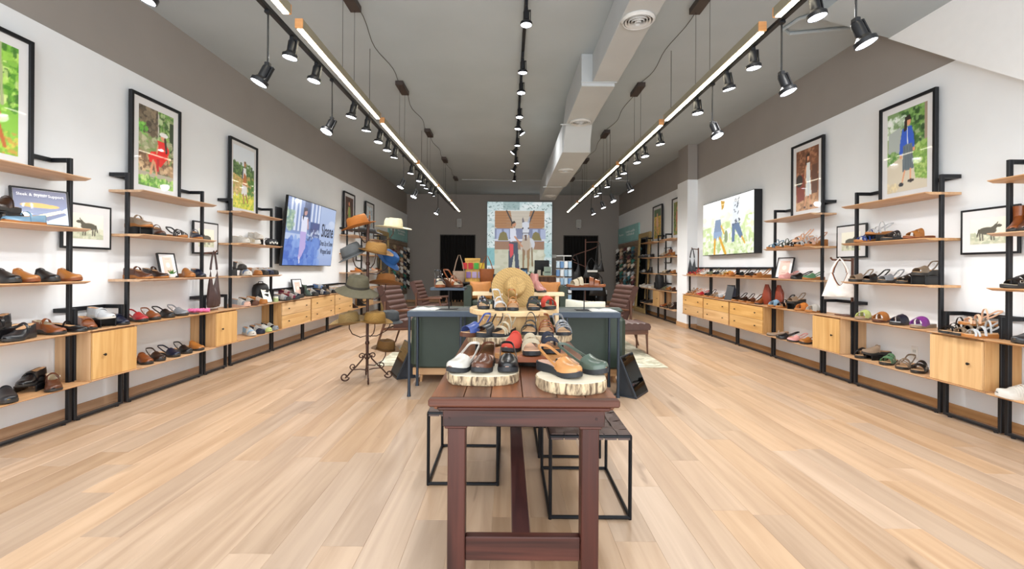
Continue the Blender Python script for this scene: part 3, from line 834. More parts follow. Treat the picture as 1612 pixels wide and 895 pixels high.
def pic_blueshirt():
    c = Canvas(72, 104, '#6f8c5c', '#b8b39a'); G = ['#2f5526', '#46702f', '#6a9246', '#1f3b1c', '#7fa560']
    c.leaves(.35, 0, 1, .45, G, 200, .06); c.leaves(0, .08, .5, .3, ['#7f9a78', '#a9b8a4', '#5f7d50', '#d3dcd6'], 90, .06); c.poly([(.05, .25), (.35, .2), (.4, .55), (.02, .6)], '#9aa3a0'); c.rect(.93, 0, 1, .55, '#8f7f70')
    c.leaves(0, .5, .3, .68, ['#4a7a34', '#6c9448', '#8aa86c'], 60, .05); c.poly([(.3, .58), (1, .42), (1, .9), (.7, .86)], '#7f9c4c'); c.leaves(.6, .46, 1, .86, ['#6a9440', '#8fb05a', '#a8bd70', '#5f8538'], 140, .05)
    c.poly([(0, .66), (.4, .56), (.66, .62), (.72, .86), (1, .9), (1, 1), (0, 1)], '#bdb4a2'); c.leaves(0, .9, .3, 1, ['#cfc09a', '#bcae8e'], 30, .05)
    c.poly([(.40, .23), (.62, .22), (.68, .34), (.7, .5), (.62, .52), (.6, .44), (.44, .44), (.40, .56), (.32, .54), (.34, .4)], '#2a52b4'); c.line(.52, .24, .53, .44, .01, '#cfd8e8')
    c.poly([(.42, .44), (.64, .43), (.68, .74), (.4, .76)], '#5d6a72')
    for k in range(6): c.line(.45 + k * .035, .46, .44 + k * .042, .74, .006, '#3f4a52', .7)
    c.ell(.55, .16, .055, .05, SKIN); c.poly([(.46, .1), (.58, .08), (.62, .14), (.52, .14), (.52, .26), (.43, .27)], '#231a18'); c.ell(.36, .57, .03, .025, SKIN); c.ell(.68, .51, .03, .025, SKIN)
    c.line(.46, .75, .4, .88, .022, SKIN); c.line(.6, .74, .6, .86, .022, SKIN); c.ell(.37, .91, .06, .025, '#22262e'); c.ell(.61, .88, .08, .02, '#2a2422')
    return c
def pic_paledress():
    c = Canvas(56, 88, '#6b4330', '#8a5a3e'); c.leaves(0, 0, 1, .55, ['#7d5038', '#94654a', '#5b3826', '#a6785a', '#6a4834'], 170, .06)
    c.rect(0, .72, 1, 1, '#a2754f'); c.leaves(0, .72, 1, 1, ['#b78a62', '#8f6340', '#c49a74'], 60, .08); c.poly([(0, .45), (.36, .4), (.4, .82), (.06, .86)], '#7a2f22'); c.ell(.16, .5, .15, .1, '#2c2320'); c.rect(.72, .3, .95, .75, '#5a3a2b')
    c.poly([(.46, .24), (.62, .24), (.64, .42), (.7, .76), (.42, .78), (.46, .44)], '#cfdbe6'); c.line(.55, .45, .56, .76, .012, '#a9bccd')
    c.ell(.54, .16, .055, .045, SKIN); c.poly([(.46, .1), (.6, .09), (.6, .14), (.5, .14), (.47, .3), (.42, .3)], '#2a1a15'); c.line(.46, .28, .4, .46, .025, SKIN); c.line(.4, .46, .46, .56, .022, SKIN)
    c.line(.48, .77, .4, .93, .02, SKIN); c.line(.62, .76, .66, .92, .02, SKIN); c.ell(.4, .95, .05, .02, '#4a2a1c'); c.ell(.68, .94, .06, .02, '#4a2a1c')
    return c
def pic_simple(bgc, G, body, legs=SKIN, sky=None):
    c = Canvas(40, 60, bgc, bgc); c.leaves(0, 0, 1, 1, G, 130, .08)
    if sky: c.rect(0, 0, 1, .25, sky)
    c.poly([(.38, .28), (.6, .28), (.66, .6), (.34, .6)], body); c.ell(.48, .2, .08, .06, SKIN); c.line(.42, .6, .4, .86, .05, legs); c.line(.56, .6, .6, .86, .05, legs); c.line(.38, .3, .3, .5, .03, SKIN)
    return c
def horse_shape(c, s=1):
    X = (lambda x: x) if s > 0 else (lambda x: 1 - x)
    D = '#4f4d44'
    c.ell(X(.52), .5, .24, .14, D); c.poly([(X(.34), .55), (X(.24), .32), (X(.30), .24), (X(.42), .38), (X(.5), .45)], D); c.ell(X(.22), .33, .08, .055, D); c.line(X(.27), .26, X(.25), .2, .018, D)
    for x in (.36, .43, .66, .73): c.line(X(x), .55, X(x - .02), .84, .024, D)
    c.line(X(.75), .45, X(.8), .7, .022, '#3d3b34')
def pic_horse(s=1):
    c = Canvas(64, 52, '#d6d5c8', '#c9c9bc'); c.rect(0, .6, 1, 1, '#b3b5a2'); c.leaves(0, .6, 1, 1, ['#a5a892', '#bfc0ae', '#99a08a'], 50, .08)
    horse_shape(c, s); return c
def framed(name, canvas, W, Hh, d, border, label, loc, rotz, group=None, lean=0.0, fw=.03, cat='framed picture', matte=True, emit=0.0, fcol=None):
    """frame standing on its bottom edge; local +x to the right of the viewer, front towards -y"""
    t = thing(name, label, cat, loc, 0, group, (-lean, 0, rotz))
    fm = fcol or BLK
    for a, b_, c_, e in ((-W / 2, -W / 2 + fw, 0, Hh), (W / 2 - fw, W / 2, 0, Hh)):
        bx('frame_side', fm, t, a, b_, -d, 0, c_, e, .002)
    bx('frame_rail', fm, t, -W / 2 + fw, W / 2 - fw, -d, 0, 0, fw, .002); bx('frame_rail', fm, t, -W / 2 + fw, W / 2 - fw, -d, 0, Hh - fw, Hh, .002)
    bx('backing', mat('#4a4036', .8), t, -W / 2 + fw, W / 2 - fw, -.012, -.004, fw, Hh - fw)
    if matte: bx('mount', MATW, t, -W / 2 + fw, W / 2 - fw, -.018, -.012, fw, Hh - fw)
    if canvas is not None:
        pw, ph = W - 2 * border, Hh - 2 * border
        canvas.a = np.clip(canvas.a * 1.18 + .02, 0, 1); me = canvas.mesh(pw, ph); me.materials.append(print_mat(emit))
        put('print', me, t, (0, -.0195, border))
    return t
# orientation: viewer side of a left-wall picture is +X -> local -y = +X ; local +x = far (+Y)
RL, RR = PI / 2, -PI / 2
def wall_pic(side, canvas, y0, y1, z0, z1, gap, d, border, label, name='framed_photo', group=None, **k):
    if side == 'L': loc, rz = (-XL + gap, (y0 + y1) / 2, z0), RL
    else: loc, rz = (XR - gap, (y0 + y1) / 2, z0), RR
    return framed(name, canvas, y1 - y0, z1 - z0, d, border, label, loc, rz, group, **k)
BIG = 'large framed photos standing on the shelving'
zt = SZ[0]
wall_pic('L', pic_dog(), 2.79, 3.45, zt, 2.95, .035, .035, .10, 'large framed photo of a brown dog on grass at far left', group=BIG)
wall_pic('L', pic_red(), 4.34, 5.0, zt, 2.95, .035, .035, .10, 'large framed photo of a woman in a red dress on logs', group=BIG)
wall_pic('L', pic_meadow(), 5.885, 6.535, zt, 2.95, .035, .035, .08, 'large framed photo of a figure walking in a yellow meadow', group=BIG)
wall_pic('R', pic_blueshirt(), 4.19, 4.83, zt, 2.96, .035, .035, .095, 'large framed photo of a woman in blue shirt and grey skirt', group=BIG)
wall_pic('R', pic_paledress(), 5.69, 6.33, zt, 2.96, .035, .035, .095, 'large framed photo of a woman in a pale blue dress', group=BIG)
wall_pic('L', pic_simple('#3a2018', ['#2c1812', '#4f2a1e', '#5b3626'], '#7f9a4c'), 9.98, 10.68, zt, 2.93, .035, .035, .1, 'framed photo on dark ground above the orange hat', group=BIG)
wall_pic('L', pic_simple('#b9c6cf', ['#9fb0bd', '#c9d3d9', '#8fa0a8'], '#c07a4a'), 11.5, 12.2, zt, 2.93, .035, .035, .12, 'framed pale photo at the far end of the left wall', group=BIG)
wall_pic('R', pic_simple('#b9922f', ['#d2a93a', '#8f7a2a', '#5f7a2c', '#c9b04a'], '#c9a07a', sky='#3f5a3a'), 11.66, 12.4, zt, 2.93, .035, .035, .1, 'framed yellow meadow photo beside the gold mirror', group=BIG)
wall_pic('R', pic_simple('#6a7a3a', ['#4f6a2c', '#8a8a44', '#a3753a', '#3f5526'], '#b06a4a'), 10.28, 10.95, zt, 2.93, .035, .035, .1, 'framed green and orange photo half hidden by the white pilaster', group=BIG)
HS = 'small framed horse prints on the walls'
wall_pic('L', pic_horse(1), 3.70, 4.165, 1.405, 1.79, .016, .02, .085, 'small framed horse print above the left cabinet of loafers', 'framed_print', HS, fw=.018)
wall_pic('L', pic_horse(1), 5.25, 5.70, 1.405, 1.79, .016, .02, .085, 'small framed horse print above the dark brown tote bag', 'framed_print', HS, fw=.018)
wall_pic('R', pic_horse(-1), 3.525, 3.985, 1.405, 1.79, .016, .02, .085, 'small framed horse print above the cabinet at the right edge', 'framed_print', HS, fw=.018)
wall_pic('R', pic_horse(-1), 5.03, 5.49, 1.405, 1.79, .016, .02, .085, 'small framed horse print above the white handbag', 'framed_print', HS, fw=.018)
wall_pic('L', pic_horse(1), 10.9, 11.36, 1.405, 1.79, .016, .02, .085, 'small framed horse print behind the hat rack', 'framed_print', HS, fw=.018)
wall_pic('R', pic_horse(-1), 11.1, 11.56, 1.405, 1.79, .016, .02, .085, 'small framed horse print beyond the white pilaster', 'framed_print', HS, fw=.018)
# white horse-free lightbox on the right wall
def pic_light():
    c = Canvas(140, 76, '#fdfdf8', '#eef3d8'); c.leaves(0, .3, 1, 1, ['#e4eec0', '#f4f8e4', '#d3e2a4', '#fbfcf4', '#ffffff', '#c3d890'], 420, .045); c.leaves(0, .75, 1, 1, ['#b3c984', '#d9e6b8', '#f2f6e0'], 120, .03)
    c.poly([(0, 0), (1, 0), (1, .35), (0, .5)], '#ffffff', .55)
    # local +x runs towards the camera side on the right wall, so draw mirrored left-right as seen
    c.poly([(.29, .36), (.40, .36), (.42, .62), (.25, .62)], '#7f93b0'); c.poly([(.25, .58), (.43, .58), (.42, .72), (.36, .72), (.34, .66), (.31, .74), (.25, .72)], '#8ea6c6')
    c.line(.28, .72, .27, 1.0, .022, '#e0a21c'); c.line(.385, .70, .50, .98, .022, '#e0a21c'); c.poly([(.40, .02), (.48, .05), (.46, .16), (.42, .2)], '#c99a3a'); c.line(.41, .48, .47, .62, .014, '#e2b23a'); c.ell(.51, .68, .035, .11, '#8d9a72')
    c.poly([(.64, .08), (.74, .1), (.74, .5), (.62, .5)], '#dfe4ea'); c.poly([(.62, .48), (.75, .48), (.82, .7), (.77, .74), (.68, .58), (.67, .78), (.62, .8)], '#5a7396'); c.line(.80, .72, .85, .82, .012, '#e0a21c')
    for _ in range(22):
        x, y = RNG.uniform(.62, .75), RNG.uniform(.05, .5); c.line(x, y, x + .02, y + RNG.uniform(-.05, .05), .006, '#3f4a5c')
    return c
t = thing('lightbox', 'wide bright lightbox of two people walking in a meadow on right wall', 'lightbox', (XR - .004, 8.095, 1.52), RR)
bx('case', BLK, t, -.945, .945, -.125, 0, 0, 1.01, .004)
cv = pic_light(); me = cv.mesh(1.87, .99); me.materials.append(print_mat(1.0, .3, .3)); put('backlit_panel', me, t, (0, -.127, .01))
bx('bottom_latch', METALB, t, -.04, .04, -.123, -.1, -.012, 0, .002)
# television on the left wall
def pic_tv():
    c = Canvas(150, 86, '#aebfe0', '#9fb2de')
    c.rect(0, 0, .64, 1, '#7f9ad0'); c.rect(0, 0, .64, .5, '#7d93c2')
    for x in (.06, .13, .2, .44, .52, .59): c.rect(x, 0, x + .035, .48, '#d5def2')
    c.rect(.3, .0, .42, .3, '#42557f'); c.rect(.44, .3, .64, .62, '#43588c'); c.leaves(.0, .2, .12, .45, ['#a9c2a0', '#cfe0d0', '#7f9f90'], 40, .03)
    c.leaves(.4, .42, .64, .66, ['#30406c', '#55699c', '#c9d3ea'], 60, .02)
    c.rect(0, .52, .3, .62, '#b9c9ea'); c.rect(0, .62, .64, 1, '#4f74c8'); c.leaves(0, .62, .64, 1, ['#3f66c0', '#6f92d8', '#86a6e4', '#5a80d0'], 110, .06)
    c.poly([(.26, .24), (.38, .24), (.38, .5), (.27, .5)], '#dfe3f6'); c.poly([(.26, .48), (.37, .48), (.38, .72), (.30, .9), (.26, .9), (.27, .7)], '#b9a8e0'); c.ell(.33, .17, .03, .055, '#c79a94'); c.poly([(.29, .1), (.36, .1), (.36, .15), (.31, .16), (.3, .3), (.28, .28)], '#2e2a3c'); c.line(.38, .28, .4, .42, .012, '#c79a94'); c.line(.28, .88, .29, .95, .012, '#e6dff2')
    c.ell(.92, .28, .08, .07, '#cdd8ee', .8); c.ell(.84, .32, .06, .04, '#bccbe8', .8)
    return c
TVA = .094
t = thing('television', 'large wall television showing a woman and Sloane sandal lettering', 'television', (-3.52, 8.05, 1.27), 0, None, (TVA, 0, RL))
bx('case', mat('#0c0d10', .3), t, -.985, .985, .003, .045, 0, 1.11, .004)
cv = pic_tv(); me = cv.mesh(1.945, 1.085); me.materials.append(print_mat(.85, .2, .3)); put('screen', me, t, (0, .0015, .0125))
bx('wall_bracket', BLK, t, -.3, .3, .045, .09, .3, .8, .003)
ink = mat('#1b1d2c', .5)
text_obj('Sloane', .34, ink, t, (.645, 0, .55), (PI / 2, 0, 0), sx=.62)
text_obj('Dress Up or Down', .135, ink, t, (.645, 0, .385), (PI / 2, 0, 0), sx=.56)
text_obj('Wrapped Sandal', .135, ink, t, (.645, 0, .235), (PI / 2, 0, 0), sx=.56)
bk = thing('mounting_plate', 'dark mounting plate on the left wall behind the television', 'bracket', (-XL, 7.4, 1.3), RL)
bx('plate', mat('#4a4c50', .6), bk, -.26, -.06, -.02, 0, 0, .9, .003)
bx('mount_arm', BLK, bk, .35, .9, -.075, 0, .45, .55, .003)
# ================================================================ SHELF CONTENTS
def sp(side, u, z, off=.17):
    x = (-XL + off) if side == 'L' else (XR - off)
    return Vector((x, yx(u, x, z), z))
GRP = 'single display shoes along the walls'
RISER_N = [0]
def shelf_row(side, z, phrase, items, off=.175, turn=30, order='left'):
    """items: (kind, colour, u[, options]) ; written from left to right in the picture"""
    n = len(items)
    for i, it in enumerate(items):
        kind, c, u = it[:3]; op = it[3] if len(it) > 3 else {}
        p = sp(side, u, z, op.get('off', off))
        tn = op.get('turn', turn + random.uniform(-6, 6))
        if tn < 65: tn -= 20
        rot = math.radians(-tn) if side == 'L' else PI + math.radians(tn)
        k = kind.replace('s_', '')
        where = 'only shoe' if n == 1 else (f'{ORD[i]} from left' if i < n - 1 or n > 4 else 'rightmost')
        lab = f"{c} {KIND[k]}{' on riser' if op.get('riser') else ''}, {where}, {phrase}"
        hz = op.get('riser', 0)
        if hz:
            RISER_N[0] += 1
            riser((p.x, p.y, z), rot, f"black bridge riser under the {c} {KIND[k]}, {phrase}", .13, .17, hz)
        shoe(kind, c, (p.x, p.y, z + hz), rot, lab, op.get('sole'), op.get('foot'), GRP, op.get('s', 1.0) * 1.07, (i % 2 == 1))
A0, A2, A3 = 'under the dog photo', 'under the red-dress photo', 'under the meadow photo'
shelf_row('L', SZ[1], 'upper shelf ' + A0, [('mule', 'dark brown', 6, {'riser': .075, 'turn': 72, 's': 1.12, 'off': .17}), ('ballet', 'steel blue', 38, {'turn': 85, 'off': .25, 'sole': 'tan', 's': 1.05})])
shelf_row('L', SZ[2], 'middle shelf ' + A0, [('mule', 'black', 2), ('mule', 'tan', 32, {'sole': 'cognac'}), ('mule', 'black', 66), ('mule', 'tan', 101, {'sole': 'cognac'})], turn=22)
shelf_row('L', SZ[3], 'fourth shelf ' + A0, [('loafer', 'black', -6, {'riser': .08, 'turn': 70, 'off': .12}), ('loafer', 'charcoal', 8, {'turn': 72, 'off': .12}), ('mary', 'charcoal', 32, {'turn': 76, 'off': .25}), ('mary', 'cognac', 76, {'turn': 25, 'foot': 'cream'}), ('ballet', 'black', 108, {'turn': 15, 'off': .2})])
shelf_row('L', SZ[4], 'lowest shelf ' + A0, [('mule', 'charcoal', 8, {'turn': 55, 'off': .22, 'foot': 'yellow'}), ('loafer', 'black', 50, {'riser': .05, 'turn': 68, 'off': .11}), ('mary', 'brown', 82, {'turn': 62, 'off': .235, 'foot': 'cream'})])
shelf_row('L', .74, 'cabinet left of red-dress shelving', [('loafer', 'cognac', 136, {'turn': 55}), ('loafer', 'silver', 158, {'riser': .07, 'turn': 30, 'sole': 'white'}), ('loafer', 'navy', 184, {'turn': 40})], off=.18)
shelf_row('L', SZ[1], 'upper shelf ' + A2, [('mary', 'taupe', 219, {'riser': .07, 'sole': 'tan', 'turn': 30}), ('mary', 'brown', 248, {'turn': 55}), ('fisher', 'charcoal', 278, {'turn': 40, 'sole': 'tan'}), ('mary', 'navy', 308, {'turn': 58, 'sole': 'tan'})])
shelf_row('L', SZ[2], 'middle shelf ' + A2, [('mary', 'brown', 218, {'turn': 25, 'sole': 'tan'}), ('mary', 'dark brown', 244, {'turn': 25, 'sole': 'tan'}), ('mule', 'tan', 293, {'turn': 50, 'sole': 'tan'}), ('loafer', 'navy', 311, {'turn': 50})])
shelf_row('L', SZ[3], 'fourth shelf ' + A2, [('sling', 'red', 215), ('sling', 'cognac', 236), ('sling', 'black', 257), ('sling', 'grey', 279)], turn=38)
shelf_row('L', SZ[4], 'lowest shelf ' + A2, [('mule', 'cognac', 224, {'turn': 45}), ('sling', 'dark brown', 244), ('sling', 'navy', 266), ('sling', 'black', 287), ('mule', 'tan', 304)], turn=38)
shelf_row('L', SZ[1], 'upper shelf ' + A3, [('sneaker', 'white', 378, {'sole': 'white', 'turn': 40}), ('sneaker', 'cream', 392, {'sole': 'white', 'turn': 15}), ('sneaker', 'white', 402, {'riser': .08, 'sole': 'white', 'off': .12, 'turn': 50})])
shelf_row('L', SZ[2], 'middle shelf ' + A3, [('sneaker', 'black', 377, {'riser': .08, 'turn': 60, 'off': .15}), ('sneaker', 'denim', 386, {'sole': 'white', 'turn': 60, 'off': .22}), ('sneaker', 'tan', 400, {'sole': 'tan', 'turn': 50}), ('sneaker', 'navy', 411, {'turn': 50}), ('sneaker', 'blue', 419, {'turn': 50, 'sole': 'navy'}), ('sneaker', 'charcoal', 427, {'turn': 50})])
shelf_row('L', SZ[3], 'fourth shelf ' + A3, [('sneaker', 'grey', 377, {'sole': 'rose', 'turn': 28}), ('sneaker', 'black', 391, {'sole': 'brown', 'turn': 28}), ('sneaker', 'tan', 405, {'sole': 'tan', 'turn': 28})], off=.2)
shelf_row('L', SZ[4], 'lowest shelf ' + A3, [('sneaker', 'light blue', 392, {'sole': 'white', 'turn': 60}), ('sneaker', 'navy', 404, {'sole': 'navy', 'turn': 45}), ('sneaker', 'silver', 414, {'sole': 'lime', 'turn': 40}), ('sneaker', 'black', 424, {'sole': 'grey', 'turn': 35})])
DT = 'on drawers under the television'
shelf_row('L', .74, DT, [('sneaker', 'grey', 444, {'turn': 30, 'off': .24}), ('sneaker', 'burgundy', 450, {'turn': 30, 'riser': .05, 'off': .12}), ('sneaker', 'burgundy', 457, {'turn': 20, 'off': .25, 'sole': 'charcoal'}), ('sneaker', 'navy', 464, {'turn': 20, 'off': .14}),
                         ('boot', 'sage', 483, {'turn': 50, 'off': .13, 's': .95}), ('sneaker', 'charcoal', 492, {'turn': 60, 'off': .2, 's': 1.1}), ('sneaker', 'denim', 503, {'turn': 40, 'riser': .09, 'off': .13}), ('sneaker', 'navy', 507, {'turn': 30, 'off': .25}),
                         ('boot', 'taupe', 515, {'turn': 60, 's': .8}), ('sneaker', 'black', 521, {'turn': 40}), ('sneaker', 'tan', 527, {'turn': 40}), ('sneaker', 'cream', 534, {'turn': 40})])
# behind the hat rack
shelf_row('L', SZ[2], 'shelf behind the orange and blue hats', [('mule', 'orange', 561, {'sole': 'tan'}), ('sneaker', 'sage', 570)])
shelf_row('L', SZ[4], 'lowest shelf behind the straw cowboy hat', [('boot', 'dark brown', 556, {'s': .85}), ('boot', 'black', 569, {'s': .9})])
shelf_row('L', SZ[2], 'far shelf beside the blue hat', [('s_mule', 'blush', 587, {'sole': 'white'}), ('mule', 'cognac', 593)])
B2, B3 = 'under the blue-shirt photo', 'under the pale-dress photo'
shelf_row('R', SZ[1], 'upper shelf ' + B2, [('sandal', 'blue', 1366, {'off': .22, 'sole': 'tan'}), ('sandal', 'silver', 1384, {'riser': .075, 'off': .16, 'sole': 'tan'}), ('slide', 'charcoal', 1408, {'off': .2}), ('slide', 'tan', 1446, {'sole': 'cognac'})], turn=20)
shelf_row('R', SZ[2], 'middle shelf ' + B2, [('band', 'taupe', 1356), ('band', 'black', 1379), ('band', 'grey', 1403), ('slide', 'black', 1432), ('band', 'bronze', 1457, {'riser': .08})], turn=28)
shelf_row('R', SZ[3], 'fourth shelf ' + B2, [('cross', 'lime', 1362, {'sole': 'taupe'}), ('s_cross', 'tan', 1391, {'sole': 'brown'}), ('cross', 'navy', 1420, {'foot': 'silver'}), ('cross', 'purple', 1453, {'sole': 'taupe', 'foot': 'silver'})], turn=38)
shelf_row('R', SZ[4], 'lowest shelf ' + B2, [('cross', 'black', 1358, {'turn': 55}), ('s_mule', 'taupe', 1379, {'riser': .05, 'turn': 15, 'off': .13}), ('slide', 'green', 1400, {'turn': 45}), ('fisher', 'bronze', 1426, {'turn': 50}), ('slide', 'black', 1449, {'turn': 50})])
RC = 'cabinet top at right edge'
shelf_row('R', .74, RC, [('sandal', 'black', 1505, {'off': .24, 'turn': 20}), ('sandal', 'white', 1519, {'off': .14, 'turn': 15}), ('sandal', 'bronze', 1527, {'off': .25, 'turn': 10}), ('sandal', 'blush', 1543, {'riser': .08, 'off': .14, 'turn': 0, 'sole': 'tan'}), ('sandal', 'silver', 1548, {'off': .25, 'turn': 5, 'sole': 'tan'})])
shelf_row('R', SZ[1], 'upper shelf at the right edge', [('boot', 'cognac', 1603, {'turn': 50}), ('boot', 'brown', 1622, {'turn': 50})])
shelf_row('R', SZ[2], 'middle shelf at the right edge', [('slide', 'black', 1606, {'foot': 'cream', 'turn': 20})])
shelf_row('R', SZ[3], 'fourth shelf at the right edge', [('mule', 'charcoal', 1622, {'turn': 25})])
shelf_row('R', SZ[4], 'lowest shelf at the right edge', [('sneaker', 'white', 1608, {'sole': 'white', 'turn': 5, 'off': .22})])
shelf_row('R', SZ[1], 'upper shelf ' + B3, [('sandal', 'steel blue', 1221, {'sole': 'tan'}), ('sandal', 'sage', 1236, {'sole': 'tan'}), ('sandal', 'charcoal', 1251, {'sole': 'tan'}), ('wedge', 'blush', 1264, {'riser': .07, 'off': .12, 'sole': 'blush'}), ('sandal', 'silver', 1267, {'off': .25, 'sole': 'tan'}), ('wedge', 'rose', 1284, {'sole': 'tan'})], turn=25)
shelf_row('R', SZ[2], 'middle shelf ' + B3, [('sling', 'pink', 1242, {'sole': 'pink'}), ('sling', 'black', 1262), ('sling', 'green', 1281, {'sole': 'tan'})], turn=20)
shelf_row('R', SZ[3], 'fourth shelf ' + B3, [('cross', 'light blue', 1222, {'sole': 'tan', 'off': .22}), ('wedge', 'black', 1236, {'sole': 'tan', 'off': .2}), ('band', 'taupe', 1254, {'riser': .08, 'off': .17}), ('cross', 'orange', 1267, {'sole': 'tan', 'off': .2}), ('cross', 'white', 1283, {'sole': 'tan', 'off': .2})], turn=30)
shelf_row('R', SZ[4], 'lowest shelf ' + B3, [('ballet', 'taupe', 1224, {'turn': -10, 'off': .2}), ('sling', 'black', 1240, {'off': .24, 'turn': 0}), ('sling', 'pink', 1256, {'off': .23, 'turn': 20}), ('sling', 'tan', 1275, {'turn': 25})])
LBs, LBd = 'shelf under the lightbox', 'drawer tops under the lightbox'
cols = [('sandal', 'red'), ('sandal', 'coral'), ('sandal', 'rose'), ('sling', 'white'), ('band', 'olive'), ('band', 'charcoal'), ('slide', 'cream'), ('slide', 'yellow'), ('band', 'orange'), ('band', 'black'), ('band', 'dark brown'), ('band', 'tan')]
us = [1091, 1098, 1106, 1113, 1122, 1132, 1140, 1148, 1154, 1170, 1185, 1199]
shelf_row('R', 1.135, LBs, [(k, c, u, {'sole': 'tan'}) for (k, c), u in zip(cols, us)], turn=28)
cols = [('sandal', 'bronze'), ('sandal', 'tan'), ('sandal', 'rose'), ('sling', 'red'), ('band', 'charcoal'), ('slide', 'taupe'), ('band', 'silver'), ('band', 'black'), ('band', 'dark brown'), ('band', 'brown'), ('boot', 'cognac')]
us = [1090, 1095, 1101, 1107, 1118, 1127, 1137, 1164, 1176, 1188, 1199]
shelf_row('R', .74, LBd, [(k, c, u, {'sole': 'tan', 'off': .2}) if k != 'boot' else (k, c, u, {'s': .8}) for (k, c), u in zip(cols, us)], turn=28)
# far right shelves beyond the pilaster
fr = 'beyond the pilaster'
shelf_row('R', SZ[1], 'upper shelf ' + fr, [('sneaker', 'navy', 1012), ('sneaker', 'denim', 1017), ('sneaker', 'charcoal', 1022), ('wedge', 'cream', 1046, {'off': .2}), ('boot', 'cognac', 1052, {'s': .8}), ('slide', 'tan', 1060)])
shelf_row('R', SZ[2], 'middle shelf ' + fr, [('sneaker', 'grey', 1014), ('boot', 'black', 1021, {'s': .8}), ('slide', 'cream', 1048), ('slide', 'charcoal', 1054), ('slide', 'tan', 1061)])
shelf_row('R', SZ[3], 'fourth shelf ' + fr, [('sneaker', 'white', 1014, {'sole': 'white'}), ('sneaker', 'silver', 1020, {'sole': 'white'}), ('sneaker', 'cream', 1029, {'sole': 'white'}), ('slide', 'olive', 1048), ('slide', 'tan', 1054), ('slide', 'brown', 1061)])
shelf_row('R', SZ[4], 'lowest shelf ' + fr, [('loafer', 'black', 1015), ('loafer', 'charcoal', 1021), ('mule', 'cognac', 1047), ('sandal', 'black', 1053), ('boot', 'dark brown', 1060, {'s': .8})])

# ---------------------------------------------------------------- small signs, plants, bags
def small_frame(side, u, z, W, Hh, label, canvas, off=.12, yaw=0.0, lean=.2, b=.03, back=False, fw=.014):
    p = sp(side, u, z, off)
    rz = (RL if side == 'L' else RR) + yaw
    return framed('tabletop_sign', canvas, W, Hh, .022, b, label, (p.x, p.y, z + .001), rz, 'small framed signs on the shelves', lean=lean, fw=fw, cat='sign')
def pic_pinkcard():
    c = Canvas(24, 34, '#c9a79c', '#bfa094'); c.ell(.5, .5, .22, .16, '#d9c2b4'); c.rect(.3, .82, .7, .86, '#8a6f66'); c.rect(.25, .12, .75, .16, '#9c8278'); return c
def pic_poster():
    c = Canvas(80, 72, '#4f5168', '#7d8fb4')
    for k in range(9): c.line(0, .08 + k * .1, 1, .1 + k * .1 + RNG.uniform(-.02, .02), .006, '#626784', .6)
    c.poly([(.45, 1), (1, .45), (1, 1)], '#b4c3dd', .8); c.rect(.38, .13, .62, .15, '#c9cfe0')
    c.ell(.42, .46, .30, .07, '#d0954a'); c.ell(.62, .47, .22, .055, '#d0954a'); c.poly([(.3, .8), (.86, .56), (.94, .62), (.6, .84)], '#e0c7a6'); c.poly([(.45, .84), (.92, .62), (.98, .68), (.6, .9)], '#5a6484')
    return c
t = small_frame('L', 66, SZ[1], .33, .29, 'dark blue shoe poster in black frame on the upper left shelf', pic_poster(), .14, -.45, .2, .016)
text_obj('Sleek & Stylish Support', .030, mat('#eef0f6', .6), t, (0, -.0205, .225), (PI / 2, 0, 0), sx=.95)
small_frame('L', 266, SZ[2], .19, .26, 'framed pink card on the middle shelf under the red-dress photo', pic_pinkcard(), .13, -.25, .25, .045)
small_frame('L', 470, .74, .23, .31, 'framed pink card among sneakers on the drawers under the television', pic_pinkcard(), .13, -.25, .22, .05)
small_frame('R', 1233, SZ[2], .25, .30, 'framed pink card on the middle shelf under the pale-dress photo', pic_pinkcard(), .13, .35, .25, .05)
t = small_frame('L', 421, SZ[3], .15, .2, 'small cream card leaning before the black cap', Canvas(8, 8, '#d9d3c2'), .23, -.3, .35, .005, fw=.004)
POT = mat('#e6e4de', .5); LEAF = mat('#4f8a44', .5, 0, .25, 30)
def small_plant(loc, label, r=.028, n=9, hh=.06, pot=POT):
    t = thing('potted_plant', label, 'plant', loc, 0, 'small potted plants')
    MB().lathe([(r * .6, 0), (r * .95, .012), (r, .03), (r * .85, .042), (r * .75, .036), (.001, .034)], 16).build('pot', pot, t)
    for k in range(n):
        a = k * 2.4; q = .4 + .6 * (k % 3) / 2
        tip = Vector((math.cos(a) * r * q * 1.3, math.sin(a) * r * q * 1.3, .036 + hh * (1.1 - .4 * q)))
        MB().tube([(0, 0, .034), tip * .6 + Vector((0, 0, .012)), tip], [.004, .006, .0008], 5).build('leaf', LEAF, t)
    return t
p = sp('L', 270, SZ[2], .24); small_plant(p, 'tiny succulent in white pot before the pink card under red-dress photo', .036, 11, .055)
p = sp('L', 434, .74, .26)
t = thing('lidded_jar', 'small green jar at the near end of the television drawers', 'jar', p, 0)
MB().lathe([(.03, 0), (.036, .006), (.036, .05), (.03, .058)], 18).build('jar_body', mat('#9fb07c', .4), t); MB().lathe([(.034, .058), (.034, .08), (.001, .082)], 18).build('lid', mat('#d9dbc8', .4), t)
